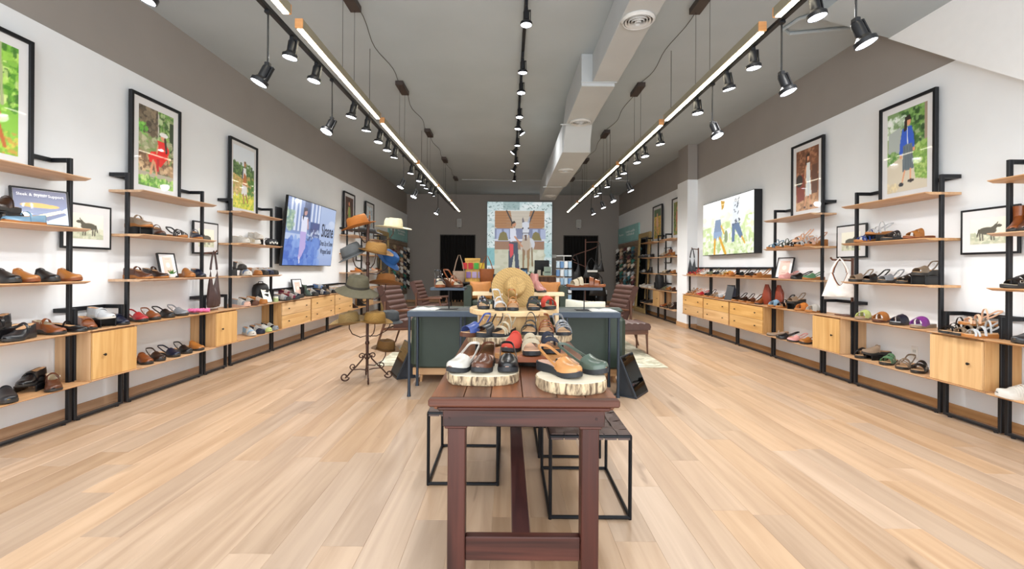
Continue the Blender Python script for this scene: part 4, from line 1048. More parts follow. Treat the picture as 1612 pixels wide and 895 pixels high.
# pink laces bundle and slim insole on the fourth shelf
p = sp('L', 313, SZ[3], .19)
t = thing('scarf', 'crumpled pink scarf on the fourth shelf under the red-dress photo', 'scarf', p, .4)
m = MB(); n = 20; rings = []
for i in range(n):
    a = i / (n - 1); rings.append([((a - .5) * .2, .045 * math.cos(2 * PI * j / 10) * (1 + .3 * math.sin(a * 19 + j)), .022 + .021 * math.sin(2 * PI * j / 10) * (1 + .35 * math.sin(a * 23 + j * 2))) for j in range(10)])
m.loft(rings).build('folded_cloth', mat('#d9709f', .8), t); MB().tube([(-.1, 0, .02), (-.13, .03, .008), (-.16, .01, .008)], .006, 6).build('fringe', mat('#e8a8c4', .8), t)
p = sp('L', 301, SZ[3], .2)
t = thing('shoe_insole', 'thin dark insole lying beside the pink scarf', 'insole', p, -.5)
insole_mb(Last(heel=.004, toe=.003, spring=0)).build('foot_pad', mat('#3a3634', .7), t); MB().lathe([(.001, 0), (.02, 0), (.018, .002), (.001, .003)], 12, (-.09, 0, .006)).build('heel_disc', mat('#6a5a50', .7), t)
# caps and pouch under the meadow photo
def cap(loc, rotz, label, c1, c2=None, scale=1.0, group=None, rot=None, patch=None):
    t = thing('baseball_cap', label, 'cap', loc, rotz, group, rot); t.scale = (scale,) * 3
    cap_parts(t, c1, c2 or c1, patch)
    return t
_cap = {}
def cap_parts(t, c1, c2, patch=None):
    if 'c' not in _cap:
        prof = [(.088, 0), (.092, .02), (.09, .05), (.08, .08), (.058, .105), (.03, .118), (.001, .121)]
        _cap['c'] = MB().lathe(prof, 18, sx=1.08).mesh('crown')
        rings = []
        for q in np.linspace(-1, 1, 11):
            a = q * 1.15
            ip = Vector((.094 * math.cos(a) * 1.06, .09 * math.sin(a), .006)); ln = .075 * (1 - .55 * q * q)
            op = ip + Vector((ln + .01, 0, -.012 - .018 * q * q))
            rings.append([ip, op, op + Vector((0, 0, .004)), ip + Vector((0, 0, .004))])
        _cap['b'] = MB().loft(rings).mesh('brim')
        _cap['k'] = MB().lathe([(.001, .119), (.008, .12), (.006, .126), (.001, .127)], 8).mesh('button')
        _cap['p'] = MB().box(.088, .0935, -.028, .028, .028, .07, .004).mesh('patch')
    for nm, k, c in (('crown', 'c', c1), ('brim', 'b', c2), ('button', 'k', c1)) + ((('patch', 'p', patch),) if patch else ()):
        key = ('capm', k, c)
        if key not in _fm:
            me = _cap[k].copy(); me.materials.clear(); me.materials.append(mat(c, .75, 0, .08, 30)); _fm[key] = me
        put(nm, _fm[key], t)
p = sp('L', 410, SZ[3], .12); 
t = thing('backpack', 'small black backpack on the fourth shelf under the meadow photo', 'bag', p, -.5)
m = MB(); rings = []
for q, z in ((.85, 0), (1, .03), (1, .16), (.96, .21), (.8, .255), (.45, .28)):
    rings.append([(.09 * q * math.copysign(abs(math.cos(2 * PI * j / 20)) ** .6, math.cos(2 * PI * j / 20)) * .8, .11 * q * math.copysign(abs(math.sin(2 * PI * j / 20)) ** .6, math.sin(2 * PI * j / 20)), z) for j in range(20)])
BAGK = mat('#121317', .6, 0, .06, 30, .1)
m.loft(rings).build('bag_body', BAGK, t); bx('front_pocket', BAGK, t, .06, .092, -.07, .07, .02, .13, .01)
MB().tube([(0, -.04, .27), (0, -.03, .30), (0, .03, .30), (0, .04, .27)], .007, 8).build('handle', BAGK, t); bx('logo_patch', mat('#d7d7d2', .6), t, .0745, .0775, -.03, .03, .165, .185, .001)
p = sp('L', 427, SZ[1], .19)
t = thing('belt_bag', 'black and white patterned pouch on upper shelf under meadow photo', 'bag', p, -.3)
m = MB(); rings = []
for q in np.linspace(-1, 1, 9):
    s_ = math.sqrt(max(.05, 1 - q ** 4)); rings.append([(.045 * s_ * math.cos(2 * PI * j / 12), q * .11, .055 + .055 * s_ * math.sin(2 * PI * j / 12)) for j in range(12)])
m.loft(rings).build('pouch', mat('#23262d', .7), t)
for k in range(5): bx('white_flake', mat('#d9d9d4', .7), t, .036, .047, -.07 + k * .032, -.07 + k * .032 + .02, .035 + .01 * (k % 2), .062 + .01 * (k % 2), .002)
MB().tube([(-.02, -.1, .09), (-.05, -.05, .115), (-.05, .05, .115), (-.02, .1, .09)], .006, 6).build('strap', BAGK, t)
# hobo bags
def hobo(t, c, w=.30, hh=.24, d=.09, strap=.24, mname=None):
    """slouchy bag hanging from z=0 (top of strap) downwards"""
    m_ = mat(c, .5, 0, .12, 14, .12)
    rings = []
    N = 15
    for i in range(N):
        q = -1 + 2 * i / (N - 1)
        ear = -strap + min(.1, .38 * strap); top = ear - (-strap - hh * .36 - ear) * -1 * (1 - abs(q) ** 1.7); bot = -strap - hh * (.97 + .03 * (1 - q * q))
        th = d * (1 - .8 * abs(q) ** 4)
        ring = []
        for j in range(10):
            a = 2 * PI * j / 10; zz = (1 + math.cos(a)) / 2
            fat = math.sin(a) * th / 2 * (1.0 - .55 * zz)
            x = q * w / 2 * (1 - .52 * zz)
            ring.append((x, fat + .004 * math.sin(i * 2.1 + j), bot + (top - bot) * zz))
        rings.append(ring)
    MB().loft(rings).build('bag_body', m_, t)
    ez = -strap + min(.1, .38 * strap) - .01
    pts = [(-w * .24, 0, ez), (-w * .2, 0, ez * .7), (-w * .1, 0, -.04), (0, 0, .004), (w * .1, 0, -.04), (w * .2, 0, ez * .7), (w * .24, 0, ez)]
    MB().tube(pts, [.012, .011, .010, .009, .010, .011, .012], 8).build('strap', m_, t)
    for s_ in (-1, 1): MB().lathe([(.001, -.006), (.012, -.004), (.012, .004), (.001, .006)], 10, (s_ * w * .23, 0, ez)).build('strap_knot', m_, t)
WALN = wood('#4a2c20', '#6d4431', 'z', 1.2)
def bag_stand(loc, rz, hh, reach, label):
    t = thing('bag_stand', label, 'stand', loc, rz)
    bx('base', WALN, t, -.09, .09, -.06, .10, 0, .012, .003); bx('post', WALN, t, -.012, .012, -.052, -.03, .012, hh, .003)
    MB().tube([(0, -.04, hh - .03), (0, reach, hh - .02), (0, reach + .02, hh + .005)], .010, 8).build('peg', WALN, t)
    return t
# left: tote on wooden stand on the cabinet
px_ = sp('L', 336, .742, .15)
bag_stand((-XL + .10, 5.36, .742), -PI / 2, .70, .12, 'walnut bag stand holding the dark brown tote on the left cabinet')
t = thing('tote_bag', 'dark brown slouchy leather tote hanging from a wooden stand', 'bag', (-XL + .20, 5.36, .742 + .69), -PI / 2)
hobo(t, '#43302e', .24, .36, .12, .30)
# right: three bags on one stand
bag_stand((XR - .10, 5.20, .742), PI / 2, .66, .19, 'walnut bag stand holding three handbags on the right cabinet')
for dx, c, nm, w, hh, ly in ((.19, '#e6e2de', 'white slouchy leather handbag hanging in front on the wooden stand', .33, .20, .055), (.13, '#a5622c', 'cognac leather handbag hanging behind the white handbag', .30, .19, 0), (.08, '#2a2f4a', 'navy leather handbag hanging nearest the wall behind two others', .28, .18, -.055)):
    t = thing('handbag', nm, 'bag', (XR - .21 - .62 * ly, 5.19 - .78 * ly, .742 + .655), PI / 2 + .9)
    hobo(t, c, w, hh, .05, .24)
bag_stand((XR - .10, 9.42, 1.137), PI / 2, .56, .08, 'slim walnut bag stand at the pilaster end of the lightbox shelf')
t = thing('tote_bag', 'black slouchy bag hanging beside the white pilaster', 'bag', (XR - .185, 9.42, 1.137 + .55), PI / 2 + .5); hobo(t, '#22262c', .22, .26, .08, .28)
for k, (u, lab) in enumerate(((1207, 'red-brown leather vase-shaped bag left of the black upright'), (1226, 'red-brown leather bag leaning right of the black upright'))):
    p = sp('R', u, .742, .13); t = thing('leather_bag', lab, 'bag', p, PI / 2 + .3)
    m = MB(); m.lathe([(.05, 0), (.075, .02), (.082, .1), (.06, .2), (.035, .28), (.03, .3)], 18, sy=.45); m.build('bag_body', mat('#8a3a24', .45, 0, .1, 14, .1), t)
    MB().tube([(-.03, 0, .29), (-.05, .01, .26), (-.09, .015, .2), (-.085, .01, .1)], .006, 8).build('strap', mat('#6f2c1a', .5), t)
# folded navy display board and far backpack
p = sp('R', 1151, .742, .17)
t = thing('folded_sign', 'navy folded sign standing among sandals on the lightbox drawers', 'sign', p, PI / 2 + .5)
for nm, a in (('front_leaf', -.35), ('rear_leaf', .35)):
    o = bx(nm, mat('#3a4a66' if a < 0 else '#14161c', .5), t, -.07, .07, -.004, .004, 0, .26, .002); o.rotation_euler = (a, 0, 0); o.location = (0, .09 if a > 0 else -.09, 0)
o = MB().box(-.07, .07, -.012, .012, .238, .25, .002).build('hinge', mat('#14161c', .5), t)
p = sp('R', 1038, SZ[3], .2)
t = thing('backpack', 'large black backpack on the shelving beyond the pilaster', 'bag', p, PI)
m = MB(); rings = []
for q, z in ((.85, 0), (1, .05), (1, .26), (.94, .33), (.7, .38)):
    rings.append([(.09 * q * math.copysign(abs(math.cos(2 * PI * j / 20)) ** .6, math.cos(2 * PI * j / 20)), .15 * q * math.copysign(abs(math.sin(2 * PI * j / 20)) ** .6, math.sin(2 * PI * j / 20)), z) for j in range(20)])
m.loft(rings).build('bag_body', BAGK, t); bx('front_pocket', BAGK, t, .07, .11, -.1, .1, .03, .18, .012); MB().tube([(0, -.05, .37), (0, -.04, .42), (0, .04, .42), (0, .05, .37)], .009, 8).build('handle', BAGK, t)
# ================================================================ FRONT DISPLAY TABLE
DKX = wood('#2a1310', '#552a20', 'x', .8, .42, .06, 'stained_pine'); DKY = wood('#4a2613', '#8a4f28', 'y', .6, .42, .25, 'stained_pine_top', knots=.6, bump=.25); DKZ = wood('#2a1412', '#4e271f', 'z', .8, .42, .05, 'stained_pine', knots=.5)
TX0, TX1, TY0, TY1, TZ = -.302, .432, 1.75, 3.80, .76
tb = thing('display_table', 'long dark red-brown wooden farmhouse table in the centre foreground', 'table', ((TX0 + TX1) / 2, (TY0 + TY1) / 2, 0))
ox, oy = (TX0 + TX1) / 2, (TY0 + TY1) / 2
def tbx(name, m, x0, x1, y0, y1, z0, z1, ch=.003): return bx(name, m, tb, x0 - ox, x1 - ox, y0 - oy, y1 - oy, z0, z1, ch)
cuts = [TX0, -.173, -.066, .061, .198, .31, TX1]
for a, b in zip(cuts, cuts[1:]): tbx('plank', DKY, a + .0012, b - .0012, TY0 + .042, TY1 - .042, TZ - .028, TZ - random.uniform(0, .0012), .002)
for a, b in ((TY0, TY0 + .04), (TY1 - .04, TY1)): tbx('breadboard_end', wood('#3a2019', '#62392a', 'x', .8, .55, .05), TX0 - .004, TX1 + .004, a, b, TZ - .03, TZ, .006)
for yy in (TY0 + .012, TY1 - .03): tbx('moulding', DKX, TX0 + .03, TX1 - .03, yy, yy + .02, TZ - .048, TZ - .03, .006)
for xx in (TX0 + .012, TX1 - .032): tbx('moulding', DKY, xx, xx + .02, TY0 + .032, TY1 - .032, TZ - .048, TZ - .03, .006)
tbx('apron', DKX, TX0 + .048, TX1 - .048, TY0 + .04, TY0 + .065, TZ - .118, TZ - .03); tbx('apron', DKX, TX0 + .048, TX1 - .048, TY1 - .065, TY1 - .04, TZ - .118, TZ - .03)
for xx in (TX0 + .048, TX1 - .073): tbx('apron', DKY, xx, xx + .025, TY0 + .065, TY1 - .065, TZ - .118, TZ - .03)
for yy in (TY0 + .055, TY1 - .125):
    for xx in (TX0 + .066, TX1 - .136):
        tbx('leg', DKZ, xx, xx + .07, yy, yy + .07, 0, TZ - .118, .004)
        tbx('leg_block', DKX, xx - .012, xx + .078, yy - .012, yy + .076, TZ - .128, TZ - .112, .004)
    tbx('cross_stretcher', DKX, TX0 + .136, TX1 - .136, yy + .015, yy + .055, .095, .19, .004)
tbx('long_stretcher', wood('#33191a', '#54302c', 'y', .8), .022, .098, TY0 + .11, TY1 - .11, .13, .185, .004)
tbx('peg', mat('#2a1512', .5), TX0 + .07, TX0 + .078, TY0 + .0385, TY0 + .041, TZ - .09, TZ - .08, .001); tbx('peg', mat('#2a1512', .5), TX1 - .085, TX1 - .077, TY0 + .0385, TY0 + .041, TZ - .09, TZ - .08, .001)

# ---------------------------------------------------------------- woven stools
STRAP = mat('#4a342c', .5, 0, .12, 20, .08)
def stool(x0, y0, label, W=.424, D=.585, Hs=.43):
    t = thing('woven_stool', label, 'stool', (x0 + W / 2, y0 + D / 2, 0), 0, 'black cube-frame stools with woven leather seats')
    w, d, r = W / 2 - .01, D / 2 - .01, .0095
    for sx in (-1, 1):
        for sy in (-1, 1): MB().tube([(sx * w, sy * d, .0), (sx * w, sy * d, Hs - .01)], r, 10).build('leg', BLKM, t)
    for z in (r, Hs - .012):
        for s in (-1, 1):
            MB().tube([(-w, s * d, z), (w, s * d, z)], r, 10).build('frame_bar', BLKM, t); MB().tube([(s * w, -d, z), (s * w, d, z)], r, 10).build('frame_bar', BLKM, t)
    nx, ny = 6, 8
    px, py = 2 * w / nx, 2 * d / ny
    def sag(x, y): return -.030 * (1 - (x / w) ** 2) * (1 - (y / d) ** 2)
    for i in range(nx):
        x = -w + (i + .5) * px; path = []; n = ny * 2
        for k in range(n + 1):
            y = -d + 2 * d * k / n; wv = .003 * math.cos(PI * (k / 2 - .5)) * (1 if i % 2 else -1) if 0 < k < n else 0
            path.append((x, y, Hs + sag(x, y) + wv))
        path = [(x, -d - r - .001, Hs - .026)] + path + [(x, d + r + .001, Hs - .026)]
        MB().band(path, [(1, 0, 0)] * len(path), px * .9, [(0, -1, .3)] + [(0, 0, 1)] * (n + 1) + [(0, 1, .3)], .0024).build('strap', STRAP, t)
    for j in range(ny):
        y = -d + (j + .5) * py; path = []; n = nx * 2
        for k in range(n + 1):
            x = -w + 2 * w * k / n; wv = .003 * math.cos(PI * (k / 2 - .5)) * (-1 if j % 2 else 1) if 0 < k < n else 0
            path.append((x, y, Hs + sag(x, y) + wv))
        path = [(-w - r - .001, y, Hs - .026)] + path + [(w + r + .001, y, Hs - .026)]
        MB().band(path, [(0, 1, 0)] * len(path), py * .9, [(-1, 0, .3)] + [(0, 0, 1)] * (n + 1) + [(1, 0, .3)], .0024).build('strap', STRAP, t)
stool(.21, 2.292, 'woven leather stool at front right under the table edge')
stool(.206, 3.03, 'woven leather stool behind the front right stool, half under the table')
stool(-.468, 2.64, 'woven leather stool under the left side of the table')

# ---------------------------------------------------------------- wood slices and display tiers
BARK = None
def bark_mat():
    m, nt, b = base_mat('bark'); N = nt.nodes.new; L = nt.links
    tc = N('ShaderNodeTexCoord'); mp = N('ShaderNodeMapping'); mp.inputs['Scale'].default_value = (60, 60, 14); L.new(tc.outputs['Object'], mp.inputs['Vector'])
    n = N('ShaderNodeTexNoise'); n.inputs['Scale'].default_value = 1; n.inputs['Detail'].default_value = 5; n.inputs['Distortion'].default_value = .8; L.new(mp.outputs['Vector'], n.inputs['Vector'])
    r = N('ShaderNodeValToRGB'); r.color_ramp.elements[0].position = .36; r.color_ramp.elements[1].position = .6
    r.color_ramp.elements[0].color = (*lin('#5d4a38'), 1); r.color_ramp.elements[1].color = (*lin('#cdb795'), 1)
    L.new(n.outputs['Fac'], r.inputs['Fac']); L.new(r.outputs['Color'], b.inputs['Base Color']); b.inputs['Roughness'].default_value = .85
    bp = N('ShaderNodeBump'); bp.inputs['Strength'].default_value = .6; bp.inputs['Distance'].default_value = .004; L.new(n.outputs['Fac'], bp.inputs['Height']); L.new(bp.outputs['Normal'], b.inputs['Normal'])
    return m
BARK = bark_mat()
def slice_(cx, cy, z0, z1, rx, ry, label, ex=2.4, seed=0, face='#e6dcc8', legs=0.0):
    t = thing('wood_slice', label, 'display stand', (cx, cy, z0 - legs), 0, 'tree slices used as shoe stands')
    rs = random.Random(seed); n = 48; ph = [rs.uniform(0, 6) for _ in range(4)]
    def R(a): return 1 + .018 * math.sin(3 * a + ph[0]) + .014 * math.sin(7 * a + ph[1]) + .008 * math.sin(15 * a + ph[2])
    def pt(a, q):
        c, s = math.cos(a), math.sin(a); rr = R(a) * q
        return rx * rr * math.copysign(abs(c) ** (2 / ex), c), ry * rr * math.copysign(abs(s) ** (2 / ex), s)
    hh = z1 - z0
    A = [2 * PI * k / n for k in range(n)]
    MB().loft([[(*pt(a, q), legs + z) for a in A] for q, z in ((.97, 0), (1, hh * .2), (.995, hh * .6), (1.0, hh * .93), (.985, hh))]).build('bark', BARK, t)
    MB().loft([[(*pt(a, q), legs + z) for a in A] for q, z in ((.975, hh - .001), (.97, hh + .0015))]).build('wood_face', wood('#d6c7ac', face, 'x', .5, .6), t)
    if legs:
        for sx, sy in ((-.6, -.6), (.6, -.6), (.6, .6), (-.6, .6)): MB().tube([(sx * rx, sy * ry, 0), (sx * rx, sy * ry, legs + .002)], .006, 8).build('leg', BLK, t)
    return t
slice_(-.112, 2.085, TZ, TZ + .04, .165, .135, 'bark-edged tree slice on the table under three swing-strap clogs', 3.0, 1)
slice_(.275, 1.955, TZ, TZ + .046, .15, .138, 'bark-edged tree slice at the front right corner of the table', 2.3, 2)
slice_(-.105, 2.86, TZ + .045, TZ + .085, .145, .13, 'raised tree slice on the left under blue and taupe sandals', 2.6, 3, legs=.045)
slice_(.245, 2.87, TZ + .055, TZ + .095, .155, .12, 'raised tree slice on the right under three strappy sandals', 2.4, 4, legs=.055)
# octagonal turntable
t = thing('turntable', 'dark octagonal wooden turntable in the middle of the table', 'turntable', (.118, 2.42, TZ))
MB().lathe([(.07, 0), (.07, .012), (.12, .02), (.12, .045)], 16).build('base', mat('#1c1210', .5), t)
for k in range(8):
    a0, a1 = PI / 8 + k * PI / 4, PI / 8 + (k + 1) * PI / 4; r = .205
    MB().prism([(0, 0), (r * math.cos(a0), r * math.sin(a0)), (r * math.cos(a1), r * math.sin(a1))], .045, .070).build('wedge_board', wood(*(('#7a3f26', '#a05c38') if k % 2 else ('#a8703e', '#c48d56')), 'x', .8, .35), t)
# top tier drum and round board
TIER = wood('#c2a070', '#dcc094', 'x', .5, .5)
t = thing('display_drum', 'pale round wooden drum and top board holding the straw sun hat', 'display stand', (.04, 3.225, TZ))
MB().lathe([(.235, 0), (.245, .01), (.24, .1), (.245, .185), (.22, .188)], 40).build('drum', wood('#b08a58', '#d0ab78', 'z', .6, .5), t)
MB().lathe([(.295, .188), (.31, .194), (.31, .222), (.304, .228), (.001, .228)], 48).build('round_board', TIER, t)
ZT2 = TZ + .228
t = thing('wooden_bench', 'small pale wooden bench riser behind the straw sun hat', 'display stand', (.08, 3.56, TZ))
bx('seat_board', wood('#c9b08a', '#e2cda8', 'x', .6, .55), t, -.355, .355, -.05, .05, .29, .318, .003)
for xx in (-.30, .30):
    for yy in (-.03, .03): bx('leg', wood('#c9b08a', '#e2cda8', 'z', .6, .55), t, xx - .014, xx + .014, yy - .012, yy + .012, 0, .29, .002)

# display shoes on the table
TG = 'display shoes on the front table'
def tshoe(kind, c, x, y, z, dx, dy, label, **k): return shoe(kind, c, (x, y, z), math.atan2(dy, dx), label, group=TG, **k)
zz = TZ + .042
tshoe('clogsling', 'white', -.198, 2.10, zz, -.45, -.9, 'pale grey swing-strap clog on the left tree slice', sole='charcoal', foot='rose', scale=.92)
tshoe('clogsling', 'brown', -.105, 2.105, zz, -.22, -.97, 'glossy brown swing-strap clog between pale grey and black clogs', sole='charcoal', foot='rose', scale=.92)
tshoe('clogsling', 'black', .0, 2.115, zz, -.02, -1, 'glossy black swing-strap clog on the left tree slice', sole='charcoal', foot='rose', scale=.92)
zz = TZ + .048
tshoe('clogsling', 'peach', .225, 1.985, zz, .55, -.83, 'tan swing-strap clog on the right front tree slice', sole='charcoal', foot='rose', scale=.97)
tshoe('clogsling', 'sage', .335, 2.045, zz, .72, -.69, 'grey-green swing-strap clog on the right front tree slice', sole='charcoal', foot='blush', scale=.97)
zz = TZ + .070
tshoe('s_mule', 'coral', .035, 2.45, zz, -.35, -.93, 'coral red suede mule on the turntable', sole='charcoal', foot='blush')
tshoe('s_slide', 'cream', .115, 2.36, zz, .05, -1, 'beige suede slide in the middle of the turntable', sole='charcoal', foot='blush')
tshoe('s_slide', 'navy', .215, 2.42, zz, .12, -1, 'dark navy slide with large buckle on the turntable', sole='charcoal', foot='tan')
zz = TZ + .0865
tshoe('band', 'blue', -.195, 2.83, zz, -.65, -.76, 'royal blue ankle-strap sandal on the raised left slice', sole='brown')
tshoe('band', 'charcoal', -.108, 2.83, zz, -.55, -.83, 'charcoal ankle-strap sandal on the raised left slice', sole='charcoal')
tshoe('sandal', 'cream', -.02, 2.85, zz, -.5, -.86, 'beige wrapped sandal on the raised left slice', sole='charcoal')
zz = TZ + .0965
tshoe('sandal', 'charcoal', .14, 2.87, zz, -.2, -.98, 'dark strappy sandal at left on the raised right slice', sole='charcoal')
tshoe('fisher', 'cognac', .235, 2.86, zz, -.05, -1, 'brown caged sandal in the middle of the raised right slice', sole='charcoal')
tshoe('fisher', 'grey', .335, 2.86, zz, .08, -1, 'grey strappy sandal at right on the raised right slice', sole='charcoal')
tshoe('slide', 'navy', -.175, 3.13, ZT2, .15, -.98, 'metallic navy sandal at left end of the round board', sole='charcoal', scale=.85)
tshoe('wedge', 'silver', -.062, 3.03, ZT2, .2, -.98, 'silver heeled sandal left of centre on the round board', sole='charcoal', scale=.8)
tshoe('wedge', 'tan', .03, 3.03, ZT2, .0, -1, 'tan heeled sandal in front of the straw sun hat', sole='charcoal', scale=.8)
tshoe('s_slide', 'charcoal', .165, 3.07, ZT2, .05, -1, 'charcoal slide right of the straw sun hat', sole='charcoal', scale=.9)
tshoe('s_cross', 'coral', .262, 3.13, ZT2, .3, -.95, 'pink slide at right end of the round board', sole='charcoal', scale=.9)
shoe('s_boot', 'charcoal', (-.10, 3.56, TZ + .318), math.radians(-105), 'charcoal ankle boot at left on the small wooden bench', group=TG, scale=.72)
shoe('boot', 'dusty rose', (.235, 3.56, TZ + .318), math.radians(-62), 'dusty pink woven ankle boot at right on the small wooden bench', group=TG, scale=.75)

# ================================================================ HATS
def straw_mat(c, sc=160):
    key = ('straw', c)
    if key in _mats: return _mats[key]
    m, nt, b = base_mat('straw'); N = nt.nodes.new; L = nt.links
    tc = N('ShaderNodeTexCoord'); mp = N('ShaderNodeMapping'); mp.inputs['Scale'].default_value = (sc, sc, sc * 1.4); mp.inputs['Rotation'].default_value = (.5, .4, .78); L.new(tc.outputs['Object'], mp.inputs['Vector'])
    ck = N('ShaderNodeTexChecker'); ck.inputs['Scale'].default_value = 1; L.new(mp.outputs['Vector'], ck.inputs['Vector'])
    cc = lin(c); ck.inputs['Color1'].default_value = (*cc, 1); ck.inputs['Color2'].default_value = (*[x * .68 for x in cc], 1)
    L.new(ck.outputs['Color'], b.inputs['Base Color']); b.inputs['Roughness'].default_value = .75
    bp = N('ShaderNodeBump'); bp.inputs['Strength'].default_value = .4; bp.inputs['Distance'].default_value = .002; L.new(ck.outputs['Fac'], bp.inputs['Height']); L.new(bp.outputs['Normal'], b.inputs['Normal'])
    _mats[key] = m; return m
def hat(label, loc, rot, br, cr, ch, m, bandm, curl=.0, pinch=.5, name='hat', cy=1.15, group=None, droop=0.0):
    """hat with its brim plane at z=0, crown along +z, front to +x"""
    t = thing(name, label, 'hat', loc, 0, group, rot); n = 36
    def brim_z(a, q): return (curl * (q - cr / br) / (1 - cr / br) * abs(math.sin(a)) ** 1.5 - droop * (q - cr / br)) if q > cr / br else 0
    def ring(q, dz):
        out = []
        for k in range(n):
            a = 2 * PI * k / n; r = br * q; s = 1 + (cy - 1) * math.cos(a) ** 2
            out.append((r * s * math.cos(a), r * math.sin(a), brim_z(a, q) + dz))
        return out
    qs = [cr / br, cr / br * 1.12, (1 + cr / br) / 2, .93, 1.0]
    MB().loft([ring(q, .003) for q in qs] + [ring(q, -.001) for q in qs[::-1]], cap=False).build('brim', m, t, ang=60)
    rings = []
    for q, z in ((1.0, 0), (.985, .25), (.96, .55), (.92, .8), (.82, .96), (.62, 1.0), (.35, .93), (.05, .88)):
        out = []
        for k in range(n):
            a = 2 * PI * k / n; s = 1 + (cy - 1) * math.cos(a) ** 2
            zf = z * ch; f = 1.0
            if z > .5:
                f -= pinch * .28 * (z - .5) * max(0, math.cos(a)) ** 1.0 * abs(math.sin(a)) * 2
            c0 = cr * q * f
            if q < .7: zf -= pinch * .18 * ch * (1 - q) 
            zf -= .06 * ch * (1 if math.cos(a) < -.2 else 0) * (z > .7)
            out.append((c0 * s * math.cos(a), c0 * math.sin(a), zf))
        rings.append(out)
    MB().loft(rings).build('crown', m, t, ang=60)
    if bandm is not None:
        MB().loft([[((cr + e) * (1 + (cy - 1) * math.cos(2 * PI * k / n) ** 2) * math.cos(2 * PI * k / n), (cr + e) * math.sin(2 * PI * k / n), z) for k in range(n)] for e, z in ((.002, .003), (.0025, .012), (.0022, .028), (-.002, .029))], cap=False).build('band', bandm, t, ang=60)
    return t
# straw sun hat on the round board
ST = straw_mat('#b9975e', 110)
hat('wide natural straw sun hat leaning upright on the round board', (.036, 3.27, ZT2 + .128), (math.radians(72), 0, .28), .160, .076, .115, ST, None, pinch=.0, cy=1.0, name='sun_hat')
# hat rack
IRON = mat('#4a342c', .45, .6, .2, 30)
HX, HY = -1.565, 5.07
rk = thing('hat_rack', 'bronze wrought iron hat rack with scrolled feet left of the console', 'rack', (HX, HY, 0))
MB().tube([(0, 0, .10), (0, 0, 1.76)], .016, 12).build('pole', IRON, rk); MB().lathe([(.001, 1.76), (.02, 1.76), (.024, 1.78), (.012, 1.8), (.001, 1.81)], 12).build('finial', IRON, rk)
for z in (.42, .95, 1.3): MB().lathe([(.017, z - .02), (.024, z - .01), (.024, z + .01), (.017, z + .02)], 12, cap=False).build('collar', IRON, rk)
def scroll(c, r0, turns, start, n=26, sgn=1):
    return [(c[0] + (r0 * (1 - .8 * i / n)) * math.cos(start + sgn * 2 * PI * turns * i / n), c[1] + (r0 * (1 - .8 * i / n)) * math.sin(start + sgn * 2 * PI * turns * i / n)) for i in range(n + 1)]
for k in range(4):
    a = k * PI / 2 + .35; ca, sa = math.cos(a), math.sin(a)
    prof = [(.018, .30), (.05, .24), (.11, .17), (.17, .11), (.215, .055)] + scroll((.235, .058), .05, 1.15, -PI * .9, sgn=1)
    MB().tube([(r * ca, r * sa, max(z, .008)) for r, z in prof], .0085, 8).build('foot', IRON, rk)
    prof = [(.02, .12), (.07, .13), (.13, .13)] + scroll((.15, .165), .036, 1.1, -PI / 2)
    MB().tube([(r * ca, r * sa, z) for r, z in prof], .0065, 8).build('scroll', IRON, rk)
    prof = [(.016, .24), (.03, .27)] + scroll((.06, .275), .034, 1.1, PI * .9, sgn=-1)
    MB().tube([(r * ca, r * sa, z) for r, z in prof], .0065, 8).build('scroll', IRON, rk)
def rack_hat(label, u, v, y, br, cr, ch, c, band, rx, ry, rz=0.0, straw=True, curl=.03, pinch=.6, droop=0.0, arm=True, name='hat', cy=1.15):
    p = at_y(u, v, y)
    m = straw_mat(c) if straw else mat(c, .8, 0, .1, 25, .1)
    hat(label, p, (rx, ry, rz), br, cr, ch, m, mat(band, .7) if band else None, curl, pinch, name, cy, 'hats on the iron rack', droop)
    if arm:
        q = p - Vector((HX, HY, 0)); z = q.z + .0
        MB().tube([(0, 0, z - .16), (q.x * .4, q.y * .4, z - .17), (q.x * .85, q.y * .85, z - .12), (q.x, q.y, z - .06), (q.x, q.y, z + ch * .55)], .0055, 8).build('arm', IRON, rk)
        MB().lathe([(.001, z + ch * .55), (.03, z + ch * .55), (.03, z + ch * .55 + .004), (.001, z + ch * .55 + .005)], 12, (q.x, q.y, 0)).build('arm_disc', IRON, rk)
rack_hat('orange straw fedora at the top left of the hat rack', 565, 356, 4.93, .165, .10, .125, '#a8641c', '#8f5214', .12, -.30, 0.2)
rack_hat('dark grey felt hat under the orange straw fedora', 577, 366, 5.22, .165, .095, .06, '#3a3a3c', '#17171a', .05, .12, .1, False, cy=1.1)
rack_hat('cream wide-brim hat at the top right of the hat rack', 619, 359, 5.12, .185, .095, .12, '#d8cfae', '#c9bd97', .05, .10, -.2, False, curl=.02)
rack_hat('grey canvas hat tilted at the left of the hat rack', 556, 401, 4.95, .15, .10, .125, '#4d5052', '#383b3d', .1, -.45, .3, False, curl=0, droop=.04)
rack_hat('tan woven straw hat in the middle of the hat rack', 591, 397, 4.98, .175, .105, .12, '#a0763a', '#7a5a2a', .08, .22, -.1)
rack_hat('bright blue sun hat behind the tan woven straw hat', 612, 408, 5.28, .145, .09, .10, '#14487f', None, .15, .75, .0, False, curl=0, droop=.05)
rack_hat('olive safari hat with cord at the left of the hat rack', 563, 452, 4.86, .20, .105, .13, '#56513f', '#37332a', .22, .18, 0, False, curl=.0, droop=.12)
rack_hat('brown felt hat above the left leather armchair', 607, 447, 5.15, .17, .095, .12, '#7f4d1a', '#6a3f14', -.18, .06, .2, False)
rack_hat('open-weave straw cowboy hat at the lower left of the rack', 550, 508, 4.88, .185, .095, .125, '#8f7444', '#6d5834', .12, -.10, .1, curl=.05)
